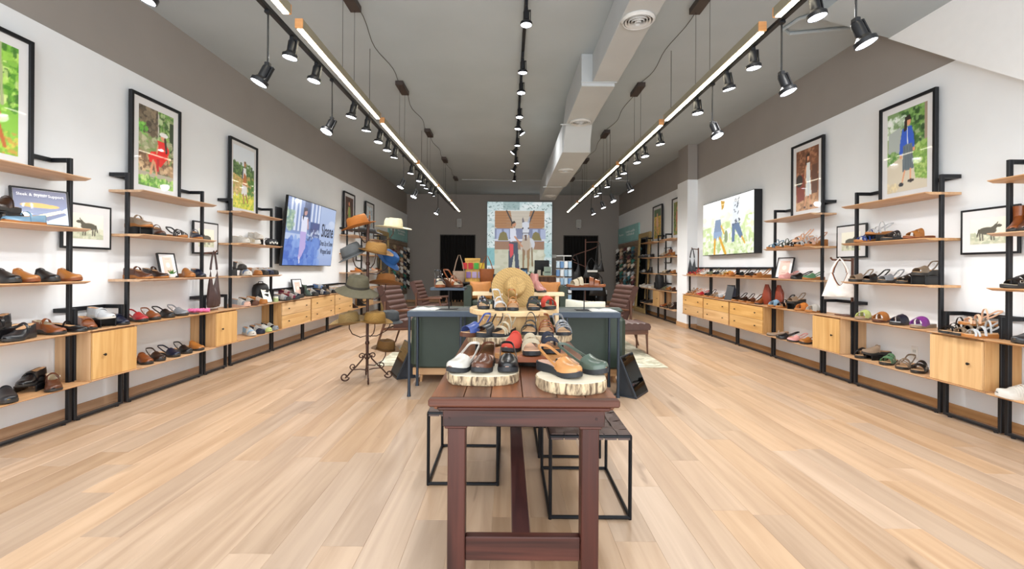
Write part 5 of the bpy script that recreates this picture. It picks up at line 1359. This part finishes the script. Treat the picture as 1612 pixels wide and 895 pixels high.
rack_hat('golden straw fedora beside the straw cowboy hat', 590, 507, 4.9, .165, .10, .12, '#977232', '#7d5c26', .06, .06, 0.1)
rack_hat('charcoal wool hat behind the golden straw fedora', 614, 503, 5.25, .13, .09, .11, '#44484b', '#35383b', .1, .1, 0, False, curl=0, droop=.06)
rack_hat('small brown hat lowest on the hat rack', 607, 550, 5.12, .14, .09, .115, '#74501f', '#5a3c16', .1, .14, .1)

# ================================================================ CONSOLE, SOFAS, CHAIRS
GUN = mat('#39424e', .42, .55, .08, 14)
ct = thing('console_table', 'long gunmetal console table with many slim legs behind the front table', 'table', (.06, 4.66, 0))
CX0, CX1, CY0, CY1, CZ = -.985, 1.105, 4.44, 4.885, .838
bx('top_frame', GUN, ct, CX0 - .06, CX1 - .06, CY0 - 4.66, CY1 - 4.66, CZ - .058, CZ - .004, .004)
bx('top_sheet', mat('#6a7278', .35, .5, .1, 6), ct, CX0 - .05, CX1 - .07, CY0 - 4.65, CY1 - 4.67, CZ - .005, CZ, .001)
for xx in (CX0 + .02, -.46, .58, CX1 - .02):
    for yy in (CY0 + .02, CY1 - .02):
        MB().tube([(xx - .06, yy - 4.66, 0.0), (xx - .06, yy - 4.66, .05), (xx - .06, yy - 4.66, CZ - .055)], [.02, .0145, .0135], 10).build('leg', GUN, ct)
GREEN = mat('#2b3a31', .5, 0, .08, 8, .04)
PLY = wood('#b58a60', '#d0a87c', 'x', .7)
sf = thing('sofa', 'green leather sofa seen from behind, backing onto the console table', 'sofa', (.115, 5.35, 0))
SW = 1.175
bx('plinth', PLY, sf, -SW + .02, SW - .02, -.36, .38, .085, .165, .004)
for xx in (-SW + .1, SW - .1):
    for yy in (-.3, .32): MB().tube([(xx, yy, 0), (xx * .99, yy, .09)], [.014, .02], 10).build('leg', PLY, sf)
for k in range(3):
    a = -SW + .06 + k * (2 * SW - .12) / 3; b = a + (2 * SW - .12) / 3
    bx('back_panel', GREEN, sf, a + .004, b - .004, -.40, -.25, .165, .80, .02)
bx('back_top_roll', GREEN, sf, -SW + .03, SW - .03, -.395, -.24, .775, .832, .025)
for s in (-1, 1): bx('arm', GREEN, sf, min(s * SW, s * (SW - .14)), max(s * SW, s * (SW - .14)), -.40, .40, .165, .74, .045)
for k in range(2):
    a = -SW + .145 + k * (SW - .145); bx('seat_cushion', GREEN, sf, a + .003, a + SW - .148, -.24, .40, .165, .43, .04)
def pillow(label, loc, rot, w, h, d, m, name='cushion', seam=None):
    t = thing(name, label, 'cushion', loc, 0, None, rot); n = 14; V = []
    rings = []
    for i in range(n + 1):
        a = i / n * 2 - 1; ring = []
        for j in range(24):
            q = 2 * PI * j / 24; cx_, sy_ = math.cos(q), math.sin(q)
            ring.append((w / 2 * a * (1 - .06 * 0), d / 2 * sy_ * (1 - abs(a) ** 3.2) ** .6 + 0, h / 2 + h / 2 * math.copysign(abs(cx_) ** .45, cx_) * (1 - .08 * (1 - abs(a) ** 2) * 0) * (1 - .10 * (1 - abs(a)) ** 2)))
        rings.append(ring)
    MB().loft(rings).build('pad', m, t, ang=70)
    MB().tube([(-w / 2, 0, 0.01), (w / 2, 0, 0.01), (w / 2, 0, h - .01), (-w / 2, 0, h - .01)], .004, 6, True).build('piping', m, t)
    return t
pillow('pale cream cushion on the green sofa behind the right console end', (.88, 5.22, .50), (-.2, .06, 0), .46, .40, .14, mat('#d9d5c4', .8, 0, .05, 20, .1))
# far sofa facing the camera
s2 = thing('sofa', 'green leather sofa facing the camera before the cash desk', 'sofa', (.17, 10.6, 0))
W2 = 1.16
bx('base', GREEN, s2, -W2 + .12, W2 - .12, -.42, .3, .14, .40, .03); bx('plinth', PLY, s2, -W2 + .05, W2 - .05, -.38, .42, .08, .14, .004)
for xx in (-W2 + .1, W2 - .1):
    for yy in (-.32, .36): MB().tube([(xx, yy, 0), (xx, yy, .08)], .018, 10).build('leg', PLY, s2)
for s in (-1, 1):
    a = PI; pts = []
    x0, x1 = (s * W2, s * (W2 - .17)) if s < 0 else (W2 - .17, W2)
    pf = [(x0, .14), (x1, .14), (x1, .76)] + [((x0 + x1) / 2 + (x1 - x0) / 2 * math.cos(q), .78 + .085 * math.sin(q)) for q in np.linspace(.2, PI - .2, 8)] + [(x0, .76)]
    MB().prism(pf, -.44, .44, 'y').build('arm', GREEN, s2, ang=30)
bx('back', GREEN, s2, -W2 + .14, W2 - .14, .26, .44, .14, .84, .04)
for k in range(2):
    a = -W2 + .175 + k * (W2 - .175); bx('seat_cushion', GREEN, s2, a + .003, a + W2 - .178, -.45, .26, .40, .53, .035)
TANL = mat('#b9793c', .5, 0, .1, 10, .05)
pillow('tan leather cushion at the left arm of the far green sofa', (-.62, 10.55, .53), (-.25, 0, .25), .50, .42, .16, TANL); pillow('tan leather cushion at the right arm of the far green sofa', (.95, 10.55, .53), (-.25, 0, -.25), .50, .42, .16, TANL)
pillow('rust leather cushion in the middle of the far green sofa', (.2, 10.62, .53), (-.25, 0, 0), .55, .34, .14, mat('#8f4a2c', .5, 0, .1, 10))
# armchairs
CHL = mat('#4f3630', .42, 0, .10, 14, .06); WAL = wood('#4b2f22', '#6f4833', 'x', 1.0, .45); WALZ = wood('#4b2f22', '#6f4833', 'z', 1.0, .45)
def armchair(label, loc, rz):
    t = thing('armchair', label, 'chair', loc, rz, 'brown leather channelled armchairs')
    w = .29
    def channels(p0, p1, nrm, n, amp):
        pts = []
        p0, p1, nrm = Vector(p0), Vector(p1), Vector(nrm)
        for k in range(n):
            for j in range(4):
                q = (k + j / 4) / n; pts.append(p0.lerp(p1, q) + nrm * amp * math.sin(PI * j / 4) ** .7)
        pts.append(p1); return [(p.x, p.y) for p in pts]
    f0, f1 = (-.06, .42), (-.27, .97); nn = Vector((f1[1] - f0[1], -(f1[0] - f0[0]))).normalized()
    bk = channels(f0, f1, nn, 7, .017); bk += [(f1[0] - nn.x * .09, f1[1] - nn.y * .09), (f0[0] - nn.x * .09, f0[1] - nn.y * .09)]
    MB().prism(bk, -w, w, 'y').build('back_cushion', CHL, t, ang=50)
    st = channels((-.07, .43), (.40, .455), (0, 1), 5, .012); st += [(.41, .34), (-.07, .31)]
    MB().prism(st, -w, w, 'y').build('seat_cushion', CHL, t, ang=50)
    for s in (-1, 1):
        y = s * (w + .025)
        MB().tube([(-.16, y, .57), (.0, y, .585), (.24, y, .60), (.36, y, .61)], [.016, .02, .024, .018], 8).build('armrest', WAL, t)
        MB().tube([(.30, y, .60), (.36, y, .30), (.40, y, 0)], [.017, .022, .013], 8).build('front_leg', WALZ, t)
        MB().tube([(-.20, y, .72), (-.20, y, .40), (-.34, y, 0)], [.016, .022, .013], 8).build('rear_leg', WALZ, t)
        MB().tube([(-.22, y, .30), (.36, y, .33)], .018, 8).build('side_rail', WAL, t)
    for x in (-.2, .34): MB().tube([(x, -w - .025, .31), (x, w + .025, .31)], .016, 8).build('cross_rail', WAL, t)
    return t
armchair('brown leather armchair on the left of the rug behind the hat rack', (-1.60, 7.15, .017), -.22)
armchair('brown leather armchair far left beside the sandal riser', (-1.72, 9.95, 0), -.1)
armchair('brown leather armchair on the right beside the far shelving', (1.72, 7.62, .017), PI + .25)
ot = thing('ottoman', 'brown leather ottoman with wooden legs before the right armchair', 'ottoman', (1.80, 6.90, .016), .05); ot.scale = (1, 1, 1.13)
st = []
for k in range(6):
    for j in range(4): st.append((-.27 + .54 * (k + j / 4) / 6, .385 + .014 * math.sin(PI * j / 4) ** .7))
st += [(.27, .385), (.285, .35), (.27, .31), (-.27, .31), (-.285, .35)]
MB().prism(st, -.26, .26, 'y').build('cushion', CHL, ot, ang=50)
for s in (-1, 1):
    bx('rail', WAL, ot, -.25, .25, s * .235 - .012, s * .235 + .012, .25, .31, .003); bx('rail', WAL, ot, s * .235 - .012, s * .235 + .012, -.22, .22, .25, .31, .003)
    for q in (-1, 1): MB().tube([(s * .23, q * .225, .3), (s * .24, q * .24, 0)], [.02, .012], 8).build('leg', WALZ, ot)
# rug
rm, nt, b_ = base_mat('rug'); N = nt.nodes.new; Lk = nt.links
tc = N('ShaderNodeTexCoord'); n1 = N('ShaderNodeTexNoise'); n1.inputs['Scale'].default_value = 3.5; n1.inputs['Detail'].default_value = 8; n1.inputs['Distortion'].default_value = 2; Lk.new(tc.outputs['Object'], n1.inputs['Vector'])
rp = N('ShaderNodeValToRGB'); rp.color_ramp.elements[0].color = (*lin('#a8a48f'), 1); rp.color_ramp.elements[1].color = (*lin('#d8d3be'), 1); rp.color_ramp.elements[0].position = .4; rp.color_ramp.elements[1].position = .6
Lk.new(n1.outputs['Fac'], rp.inputs['Fac']); Lk.new(rp.outputs['Color'], b_.inputs['Base Color']); b_.inputs['Roughness'].default_value = .95
rg = thing('rug', 'pale sage patterned rug under the leather armchairs', 'rug', (.175, 7.25, 0))
bx('pile', rm, rg, -1.875, 1.875, -1.45, 1.45, 0, .011, .003); bx('border', mat('#8f8d7c', .95), rg, -1.79, 1.79, -1.385, -1.365, .0108, .0118); bx('border', mat('#8f8d7c', .95), rg, -1.79, 1.79, 1.365, 1.385, .0108, .0118)
# shoe mirrors on the floor
def floor_mirror(label, loc, rz, w=.34, h=.42):
    t = thing('floor_mirror', label, 'mirror', loc, rz, 'slanted shoe mirrors on the floor')
    fm = mat('#3c4148', .4, .5)
    lean = -.42
    p = bx('frame', fm, t, -w / 2, w / 2, -.012, .012, 0, h, .003); p.rotation_euler = (lean, 0, 0); p.location = (0, -.09, .012 * abs(math.sin(lean)))
    bx('glass', mat('#3a4a52', .04, 1.0, .0), p, -w / 2 + .012, w / 2 - .012, -.0145, -.012, .012, h - .012)
    for s in (-1, 1):
        MB().prism([(-.08, .002), (.12, .002), (.08, h * .86)], s * (w / 2 - .02) - .006, s * (w / 2 - .02) + .006, 'x').build('side_panel', fm, t)
    bx('base', fm, t, -w / 2, w / 2, -.1, .14, 0, .012, .002)
    return t
floor_mirror('slanted shoe mirror on the floor at the right end of the console', (1.27, 4.60, 0), .95)
floor_mirror('dark slanted shoe mirror on the floor left of the console', (-1.23, 5.30, 0), -1.1)
# risers on the console
def t_riser(label, x, y, w, hh):
    t = thing('display_riser', label, 'riser', (x, y, CZ), 0, 'T-shaped metal risers on the console')
    bx('base', BLK, t, -.09, .09, -.07, .07, 0, .006, .002); MB().tube([(0, 0, .006), (0, 0, hh - .02)], .006, 8).build('rod', BLK, t)
    bx('plate', GUN, t, -w / 2, w / 2, -.13, .13, hh - .028, hh, .003); return t
t_riser('metal riser on the left console holding two wedge sandals', -.605, 4.66, .345, .225)
t_riser('metal riser on the right console holding fur-lined clogs', .78, 4.66, .33, .235)
CG = 'display shoes on the console risers'
shoe('wedge', 'charcoal', (-.70, 4.62, CZ + .225), math.radians(-75), 'dark wedge sandal at left on the console riser', 'cognac', 'cream', CG, 1.05)
shoe('wedge', 'cognac', (-.56, 4.64, CZ + .225), math.radians(-48), 'brown wedge sandal at right on the console riser', 'brown', 'cream', CG, 1.1)
shoe('s_slide', 'cream', (.72, 4.62, CZ + .235), math.radians(200), 'cream fleece clog at left on the right console riser', 'cognac', 'cream', CG, 1.08)
shoe('slide', 'cognac', (.86, 4.66, CZ + .235), math.radians(-20), 'brown buckled clog at right on the right console riser', 'cognac', 'tan', CG, 1.08)
def booklet(label, x, y, rz, w=.3, d=.2, m='#e6e4de'):
    t = thing('booklet', label, 'booklet', (x, y, CZ), rz)
    for s in (-1, 1):
        o = MB().loft([[(s * w / 2 * q, -d / 2, .003 + .012 * math.sin(PI * q) + .001), (s * w / 2 * q, d / 2, .003 + .012 * math.sin(PI * q) + .001), (s * w / 2 * q, d / 2, .001), (s * w / 2 * q, -d / 2, .001)] for q in (0.02, .25, .5, .75, 1)]).build('page_block', mat(m, .6), t)
    bx('cover', mat('#2b2d31', .5), t, -w / 2 - .003, w / 2 + .003, -d / 2 - .003, d / 2 + .003, 0, .0012)
    return t
booklet('open white booklet on the right end of the console', .95, 4.60, .1, .26, .2)
booklet('open pale booklet on the left end of the console', -.83, 4.62, -.1, .24, .2)
# ================================================================ BACK OF THE STORE
def pic_back():
    c = Canvas(150, 190, '#dfeaea', '#d6e6e6')
    c.leaves(0, 0, 1, 1, ['#cfe0e0', '#eef4f4', '#bcd4d6', '#e6efef'], 150, .09)
    for _ in range(170):
        x = RNG.choice([RNG.uniform(0, .13), RNG.uniform(.88, 1), RNG.uniform(0, 1)]); y = RNG.uniform(0, 1) if (x < .13 or x > .88) else RNG.uniform(0, .10)
        c.line(x, y, x + RNG.uniform(-.03, .03), y + RNG.uniform(-.02, .02), .006, ['#5f7f80', '#3f5458', '#8aa9a8', '#47605a'][RNG.integers(4)], .8)
    c.rect(.25, 0, .5, .11, '#8fa9a8', .7); c.rect(0, .62, .12, .86, '#6fb0b4', .8); c.rect(.88, .55, 1, .75, '#a9d0d2', .7)
    c.rect(.12, .12, .88, 1, '#cfc9b2')
    c.poly([(.12, .12), (.88, .12), (.88, .34), (.74, .40), (.26, .40), (.12, .34)], '#b08058')
    for k in range(7): c.line(.12, .15 + k * .035, .88, .15 + k * .035, .005, '#8d6240', .6)
    c.poly([(.36, .12), (.66, .12), (.62, .36), (.4, .36)], '#cfc5b6')
    for k in range(5): c.line(.3, .15 + k * .045, .7, .15 + k * .045, .004, '#b3a898', .6)
    c.rect(.12, .36, .88, .54, '#7f86a4')
    for x in (.15, .26, .7, .82): c.rect(x, .37, x + .08, .5, '#aeb8d6')
    c.rect(.12, .53, .88, .64, '#9b7358'); c.rect(.12, .50, .88, .525, '#d6d8e2'); c.poly([(.17, .52), (.2, .42), (.26, .4), (.3, .42), (.33, .52)], '#7f7440'); c.poly([(.68, .52), (.71, .42), (.75, .4), (.8, .42), (.84, .52)], '#7f7440')
    c.rect(.12, .64, .88, 1, '#cdcbb4'); c.leaves(.12, .64, .88, 1, ['#c3c2a8', '#d9d8c4', '#bdbca0'], 50, .06)
    c.line(.30, .12, .42, .34, .012, '#3f3f44'); c.line(.72, .12, .62, .34, .012, '#3f3f44')
    # horse
    c.ell(.66, .57, .075, .085, '#cfd2da'); c.ell(.60, .60, .085, .10, '#c9bfb4'); c.poly([(.545, .45), (.655, .45), (.665, .66), (.60, .72), (.54, .66)], '#bfae9c')
    c.poly([(.545, .62), (.59, .66), (.575, .80), (.57, .95), (.545, .95), (.55, .8)], '#8f6f4c'); c.poly([(.61, .66), (.665, .62), (.655, .8), (.645, .94), (.615, .94), (.62, .8)], '#9c7a52'); c.line(.69, .62, .70, .86, .014, '#8a7050')
    c.poly([(.54, .27), (.65, .27), (.645, .40), (.615, .50), (.575, .50), (.545, .40)], '#d9dde6'); c.poly([(.575, .44), (.615, .44), (.61, .52), (.58, .52)], '#6f5548'); c.poly([(.54, .28), (.545, .19), (.575, .27)], '#6f6a72'); c.poly([(.62, .27), (.66, .18), (.655, .29)], '#aab0bf')
    c.line(.545, .42, .645, .42, .006, '#3a3434'); c.ell(.552, .355, .010, .012, '#2a2626'); c.ell(.637, .355, .010, .012, '#2a2626')
    # person
    c.poly([(.35, .36), (.44, .36), (.46, .52), (.36, .54)], '#dfe2ee'); c.ell(.41, .30, .035, .038, SKIN); c.poly([(.37, .28), (.42, .255), (.44, .28), (.39, .30), (.38, .34)], '#2c2422'); c.line(.43, .47, .54, .6, .016, SKIN)
    c.poly([(.34, .54), (.47, .54), (.50, .9), (.44, .92), (.42, .68), (.38, .9), (.33, .9)], '#3a4358'); c.poly([(.34, .56), (.41, .57), (.41, .7), (.36, .76)], '#d8404a'); c.line(.36, .9, .36, .94, .012, SKIN); c.ell(.37, .97, .03, .02, '#22232a'); c.ell(.47, .94, .03, .015, '#22232a')
    return c
t = thing('lightbox', 'tall lightbox on the back wall showing a person with a white horse', 'lightbox', (.40, YB - .004, .95), 0)
bx('case', mat('#7fa6b8', .4, .3), t, -1.17, 1.17, -.1, 0, 0, 2.68, .004)
cv = pic_back(); me = cv.mesh(2.33, 2.66); me.materials.append(print_mat(.72, .4, .1)); put('backlit_panel', me, t, (0, -.102, .01))
for sx, lab in ((-1.77, 'white wall speaker above the left dark doorway'), (2.53, 'white wall speaker above the right dark doorway')):
    t = thing('speaker', lab, 'speaker', (sx, YB, 2.70), 0, 'white speakers on the back wall')
    bx('cabinet', mat('#d9d9d6', .5), t, -.085, .085, -.12, 0, 0, .30, .012); bx('grille', mat('#b3b3b0', .8), t, -.068, .068, -.126, -.12, .02, .28, .002); bx('bracket', BLK, t, -.03, .03, -.05, -.01, -.02, 0, .002)
t = thing('light_switch', 'white switch plate beside the back lightbox', 'switch', (1.66, YB, 1.62)); bx('plate', mat('#e6e6e2', .5), t, -.075, .075, -.01, 0, 0, .12, .004)
for q in (-.03, .03): bx('rocker', mat('#f2f2ee', .4), t, q - .02, q + .02, -.016, -.01, .03, .09, .003)
# cash desk
dk = thing('cash_desk', 'brown panelled cash desk with pale wood top below the back lightbox', 'desk', (.30, 14.1, 0))
bx('top', wood('#b98c5c', '#d6ac7c', 'x', .6), dk, -1.42, 1.42, -.36, .36, .99, 1.026, .004)
for k in range(12):
    a = -1.36 + k * 2.72 / 12; bx('front_board', wood('#5a3620', '#7d4f30', 'z', .6, .5, .15), dk, a + .003, a + 2.72 / 12 - .003, -.32, -.295, .06, .99, .003)
bx('carcass', mat('#4a3020', .6), dk, -1.36, 1.36, -.295, .32, .06, .99); bx('kick', BLK, dk, -1.33, 1.33, -.27, .3, 0, .06)
zc = 1.026
def desk_pt(u, dy=0.0): y = 13.95 + dy; return Vector(((u - 800) / F * y, y, zc))
t = thing('monitor', 'black computer monitor at the right of the cash desk', 'monitor', desk_pt(853, .15), .1)
bx('screen', mat('#0d0e10', .3), t, -.23, .23, -.015, .015, .12, .47, .005); bx('stand', mat('#141518', .4), t, -.03, .03, 0, .04, .01, .25, .004); bx('foot', mat('#141518', .4), t, -.1, .1, -.07, .07, 0, .012, .004)
t = thing('card_terminal', 'small black card terminal with cream paper on the cash desk', 'terminal', desk_pt(843, -.15), .2)
bx('body', mat('#17181b', .4), t, -.05, .05, -.08, .08, 0, .05, .01); o = bx('keypad', mat('#2c2e33', .4), t, -.04, .04, -.05, .05, 0, .09, .006); o.location = (0, 0, .05); o.rotation_euler = (.5, 0, 0); bx('paper', mat('#e8e2d2', .7), t, .06, .16, -.03, -.026, 0, .17)
t = thing('leaflet_stand', 'pale green leaflet standing at the right end of cash desk', 'sign', desk_pt(862, -.2), -.1)
bx('leaflet', mat('#b9d2c6', .6), t, -.11, .11, -.004, .004, .012, .27); bx('base', mat('#d9dedd', .2), t, -.11, .11, -.04, .04, 0, .012, .002); bx('print_band', mat('#5a6f6a', .6), t, -.08, .08, -.0055, -.004, .09, .12)
for u, c1, c2, lab in ((812, '#6fa4c8', '#c9476b', 'blue box with pink lid in the middle of the cash desk'), (825, '#4a7fae', '#22262c', 'blue box with dark lid in the middle of the cash desk')):
    t = thing('gift_box', lab, 'box', desk_pt(u, -.1), .1); bx('box_body', mat(c1, .5), t, -.095, .095, -.08, .08, 0, .18, .004); bx('lid', mat(c2, .5), t, -.1, .1, -.085, .085, .18, .225, .004); bx('label', mat('#d6e4ee', .5), t, -.05, .05, -.082, -.08, .05, .13)
small_plant(desk_pt(795, -.15), 'small green plant in black pot at left on the cash desk', .07, 11, .12, mat('#1c1c1e', .5)); small_plant(desk_pt(836, -.22), 'small green plant in black pot beside the card terminal', .07, 11, .12, mat('#1c1c1e', .5))
# side table with bags and card rack
t = thing('side_table', 'dark display table with bags behind the far left armchair', 'table', (-.90, 11.6, 0))
bx('top', mat('#2a2624', .5), t, -.62, .62, -.3, .3, .86, .89, .004)
for sx in (-.58, .58):
    for sy in (-.26, .26): MB().tube([(sx, sy, 0), (sx, sy, .86)], .018, 8).build('leg', BLK, t)
def tote(label, x, y, z, w, hh, d, c, strap, rz=0):
    t = thing('tote_bag', label, 'bag', (x, y, z), rz); m_ = mat(c, .55, 0, .1, 14, .08)
    rings = []
    for q, zz_ in ((.8, 0), (.9, .02), (1.0, hh * .5), (1.06, hh), (1.03, hh), (.96, hh * .5), (.8, .03)):
        rings.append([(w / 2 * q * math.copysign(abs(math.cos(2 * PI * j / 20)) ** .6, math.cos(2 * PI * j / 20)), d / 2 * q * math.copysign(abs(math.sin(2 * PI * j / 20)) ** .6, math.sin(2 * PI * j / 20)), zz_) for j in range(20)])
    MB().loft(rings).build('bag_body', m_, t)
    for s in (-1, 1): MB().tube([(-w * .42, s * d * .35, hh * .95), (-w * .25, s * d * .3, hh + strap * .55), (-.02, s * .01, hh + strap), (.02, s * .01, hh + strap), (w * .25, s * d * .3, hh + strap * .55), (w * .42, s * d * .35, hh * .95)], .008, 8).build('strap', m_, t)
    return t
tote('taupe canvas tote with long straps before the left dark doorway', -1.24, 11.5, .89, .31, .28, .16, '#9a8472', .40)
tote('cognac leather tote beside the yellow card rack', -.54, 11.55, .89, .36, .34, .16, '#9a5424', .32, .1)
t = thing('card_rack', 'yellow wooden card rack with red and green packets', 'rack', (-.92, 11.75, .89))
bx('back_board', wood('#c99a3c', '#dfb65c', 'z', .8), t, -.19, .19, 0, .02, 0, .61, .003); bx('header', wood('#c99a3c', '#dfb65c', 'x', .8), t, -.2, .2, -.012, .0, .54, .61, .003); bx('base', wood('#c99a3c', '#dfb65c', 'x', .8), t, -.19, .19, -.08, .08, 0, .02, .003)
for r, cs in enumerate((('#8f6fae', '#b8a4cc', '#b8a4cc'), ('#c9282f', '#b51f2a', '#3fa53a', '#e0c030'))):
    for k, c in enumerate(cs):
        x = (-.26 if r else -.16) + k * .15
        bx('packet', mat(c, .5), t, x, x + .12, -.03 - .004 * k, -.014 - .004 * k, .10 + r * .23, .26 + r * .23, .002)
# packaged goods on a spinner
PK = ['#b8cfe0', '#5a86b8', '#e0e6ea', '#8fb0cc']
t = thing('spinner_rack', 'white metal spinner rack with blue shoe-care packs', 'rack', (1.40, 11.45, 0))
MB().lathe([(.001, 0), (.22, 0), (.22, .02), (.03, .035), (.001, .04)], 20).build('base', mat('#b9bcbe', .4, .6), t); MB().tube([(0, 0, .03), (0, 0, 1.56)], .014, 10).build('pole', mat('#c9ccce', .35, .7), t)
bx('top_bar', mat('#d6d8da', .4), t, -.19, .19, -.02, .02, 1.555, 1.58, .003)
for r in range(5):
    z = 1.26 - r * .21
    bx('hook_bar', mat('#b9bcbe', .4, .6), t, -.2, .2, -.012, .0, z + .17, z + .182)
    for k in range(4):
        x = -.2 + k * .1
        o = bx('pack', mat(PK[(r + k) % 4], .35), t, x + .006, x + .094, -.05, -.014, z, z + .165, .01)
# bag tree with black bags
t = thing('bag_tree', 'curved rusty metal bag tree before the right dark doorway', 'rack', (2.02, 11.9, 0))
RUST = mat('#6a4c44', .5, .5)
MB().lathe([(.001, 0), (.24, 0), (.24, .02), (.001, .03)], 20).build('base', RUST, t); MB().tube([(0, 0, .02), (0, 0, 2.02)], .015, 10).build('pole', RUST, t)
sp_ = [(.34 * math.cos(a), .22 * math.sin(a), 1.98 - (a + 1.0) * .11) for a in np.linspace(-.4, PI + .6, 16)]
MB().tube(sp_, .011, 8).build('spiral_arm', RUST, t); MB().tube([(0, 0, 1.94), (.34, .0, 1.95)], .010, 8).build('hook_arm', RUST, t); MB().tube([(0, 0, 1.3), (-.32, -.1, 1.42)], .010, 8).build('hook_arm', RUST, t); MB().tube([(0, 0, 1.0), (.36, -.1, 1.12)], .010, 8).build('hook_arm', RUST, t)
for k, (dx, dy, z, w, hh, st, lab) in enumerate(((.34, -.02, 1.94, .26, .22, .52, 'round black bag hanging highest on the rusty bag tree'), (-.30, -.12, 1.62, .36, .36, .30, 'black shoulder bag hanging at left of the rusty bag tree'),
                                               (.12, -.20, 1.52, .40, .26, .22, 'black patterned bag hanging in the middle of the bag tree'), (.30, -.14, 1.12, .44, .34, .18, 'large black bag hanging low at right of the bag tree'))):
    b = thing('handbag', lab, 'bag', (2.02 + dx, 11.9 + dy, z), .1 * k); hobo(b, '#0b0c0f', w * 1.15, hh * 1.15, .14, st)
    if k == 2: bx('white_trim', mat('#c9c9c4', .6), b, -.14, .14, -.075, -.06, -.36, -.31, .004)
# slat walls with caps, gold mirrors, teal signs
SLAT = wood('#6f5d4c', '#9a8470', 'x', .8, .5)
CAPC = ['#e4e4e2', '#1c1d20', '#c9b8a0', '#2b3346', '#6f5648', '#d8d2c8', '#3f6f78', '#b88a80', '#252a2c', '#9aa0a6', '#c6a98e', '#5a2f35', '#2f6f62', '#88765c']
rs = random.Random(3)
def cap_wall(side):
    sx = -1 if side == 'L' else 1; X = -XL if side == 'L' else XR
    word = 'left' if side == 'L' else 'right'
    rz = RL if side == 'L' else RR                      # local -y faces the aisle, local +x = far (L) / near (R)
    yc, w = 15.1, 2.56
    t = thing('cap_display', f'brown slatted display wall of caps at the far {word}', 'display wall', (X - sx * .005, yc, .30), rz)
    bx('backboard', mat('#3f342b', .7), t, -w / 2, w / 2, -.012, 0, 0, 1.82)
    for k in range(15): bx('slat', SLAT, t, -w / 2, w / 2, -.03, -.012, .004 + k * .121, .004 + k * .121 + .108, .003)
    s = thing('sign_board', f'teal sign board above the cap display on the {word} wall', 'sign', (X, yc, 2.14), rz)
    bx('board', mat('#8fc4c4', .5, 0, .08, 3), s, -w / 2, w / 2, -.04, 0, 0, .52, .003)
    for k, (a, b, zz_) in enumerate(((-.2, .95, .30), (-.1, .85, .2), (-1.1, -.5, .25))):
        for q in range(int((b - a) / .1)): bx('stroke', mat('#e6f2f2', .5), s, a + q * .1, a + q * .1 + rs.uniform(.05, .085), -.042, -.04, zz_, zz_ + rs.uniform(.04, .075))
    cols = [13.98, 14.42, 14.9, 15.4, 15.9]
    for ci, y in enumerate(cols):
        for r in range(11):
            z = 1.86 - r * .128
            c1 = rs.choice(CAPC); c2 = c1 if rs.random() < .6 else rs.choice(CAPC)
            if ci == 4: c1 = c2 = '#17181b' if r % 3 else '#e4e4e2'
            k = thing('baseball_cap', f'cap in row {ORD[r]} from top, column {ORD[ci]} from the near side, {word} cap wall', 'cap', (X - sx * .145, y + rs.uniform(-.02, .02), z), 0, f'caps on the {word} cap wall', (0, .8, 0 if side == 'L' else PI))
            k.scale = (.72, .72, .72)
            cap_parts(k, c1, c2)
            bx('peg', METALB, t, (y - yc) * (1 if side == 'L' else -1) - .003, (y - yc) * (1 if side == 'L' else -1) + .003, -.20, -.03, z - .30 + .012, z - .30 + .018)
    # leaning mirror
    m = thing('floor_mirror', f'tall mirror in ornate gold frame leaning on the far {word} wall', 'mirror', (X - sx * .16, 13.2, 0), 0, None, (-.055, 0, rz))
    GOLD = mat('#b59a68', .45, .35, .25, 40, .5)
    mw, mh = .54, 2.30
    for a, b in ((-mw, -mw + .13), (mw - .13, mw)): bx('frame_side', GOLD, m, a, b, -.03, .03, 0, mh, .012)
    bx('frame_rail', GOLD, m, -mw + .13, mw - .13, -.03, .03, 0, .13, .012); bx('frame_rail', GOLD, m, -mw + .13, mw - .13, -.03, .03, mh - .13, mh, .012)
    bx('inner_bead', GOLD, m, -mw + .13, -mw + .145, -.02, .0, .13, mh - .13); bx('inner_bead', GOLD, m, mw - .145, mw - .13, -.02, .0, .13, mh - .13)
    bx('glass', mat('#9aa0a2', .02, 1.0, 0), m, -mw + .13, mw - .13, -.005, .005, .13, mh - .13)
cap_wall('L'); cap_wall('R')
t = thing('display_bin', 'black floor bin with pale blue packages beside the right cap wall', 'bin', (3.05, 14.9, 0))
MB().lathe([(.13, 0), (.17, .02), (.2, .42), (.19, .42), (.16, .04), (.001, .04)], 20).build('bin_body', mat('#17181b', .5), t)
for k in range(7): bx('package', mat(PK[k % 4], .4), t, -.15 + .05 * k - .03, -.15 + .05 * k + .02, -.1 + .04 * (k % 3), -.04 + .04 * (k % 3), .3, .55 + .03 * (k % 2), .006)

t = thing('power_outlet', 'white outlet plate low on the wall under the blue-shirt photo', 'outlet', (XR, 4.46, .40), RR)
bx('plate', mat('#eeeeec', .4), t, -.038, .038, -.006, 0, 0, .12, .002)
for zz_ in (.03, .075): bx('socket', mat('#d4d4d0', .4), t, -.017, .017, -.008, -.006, zz_ - .012, zz_ + .014, .003)
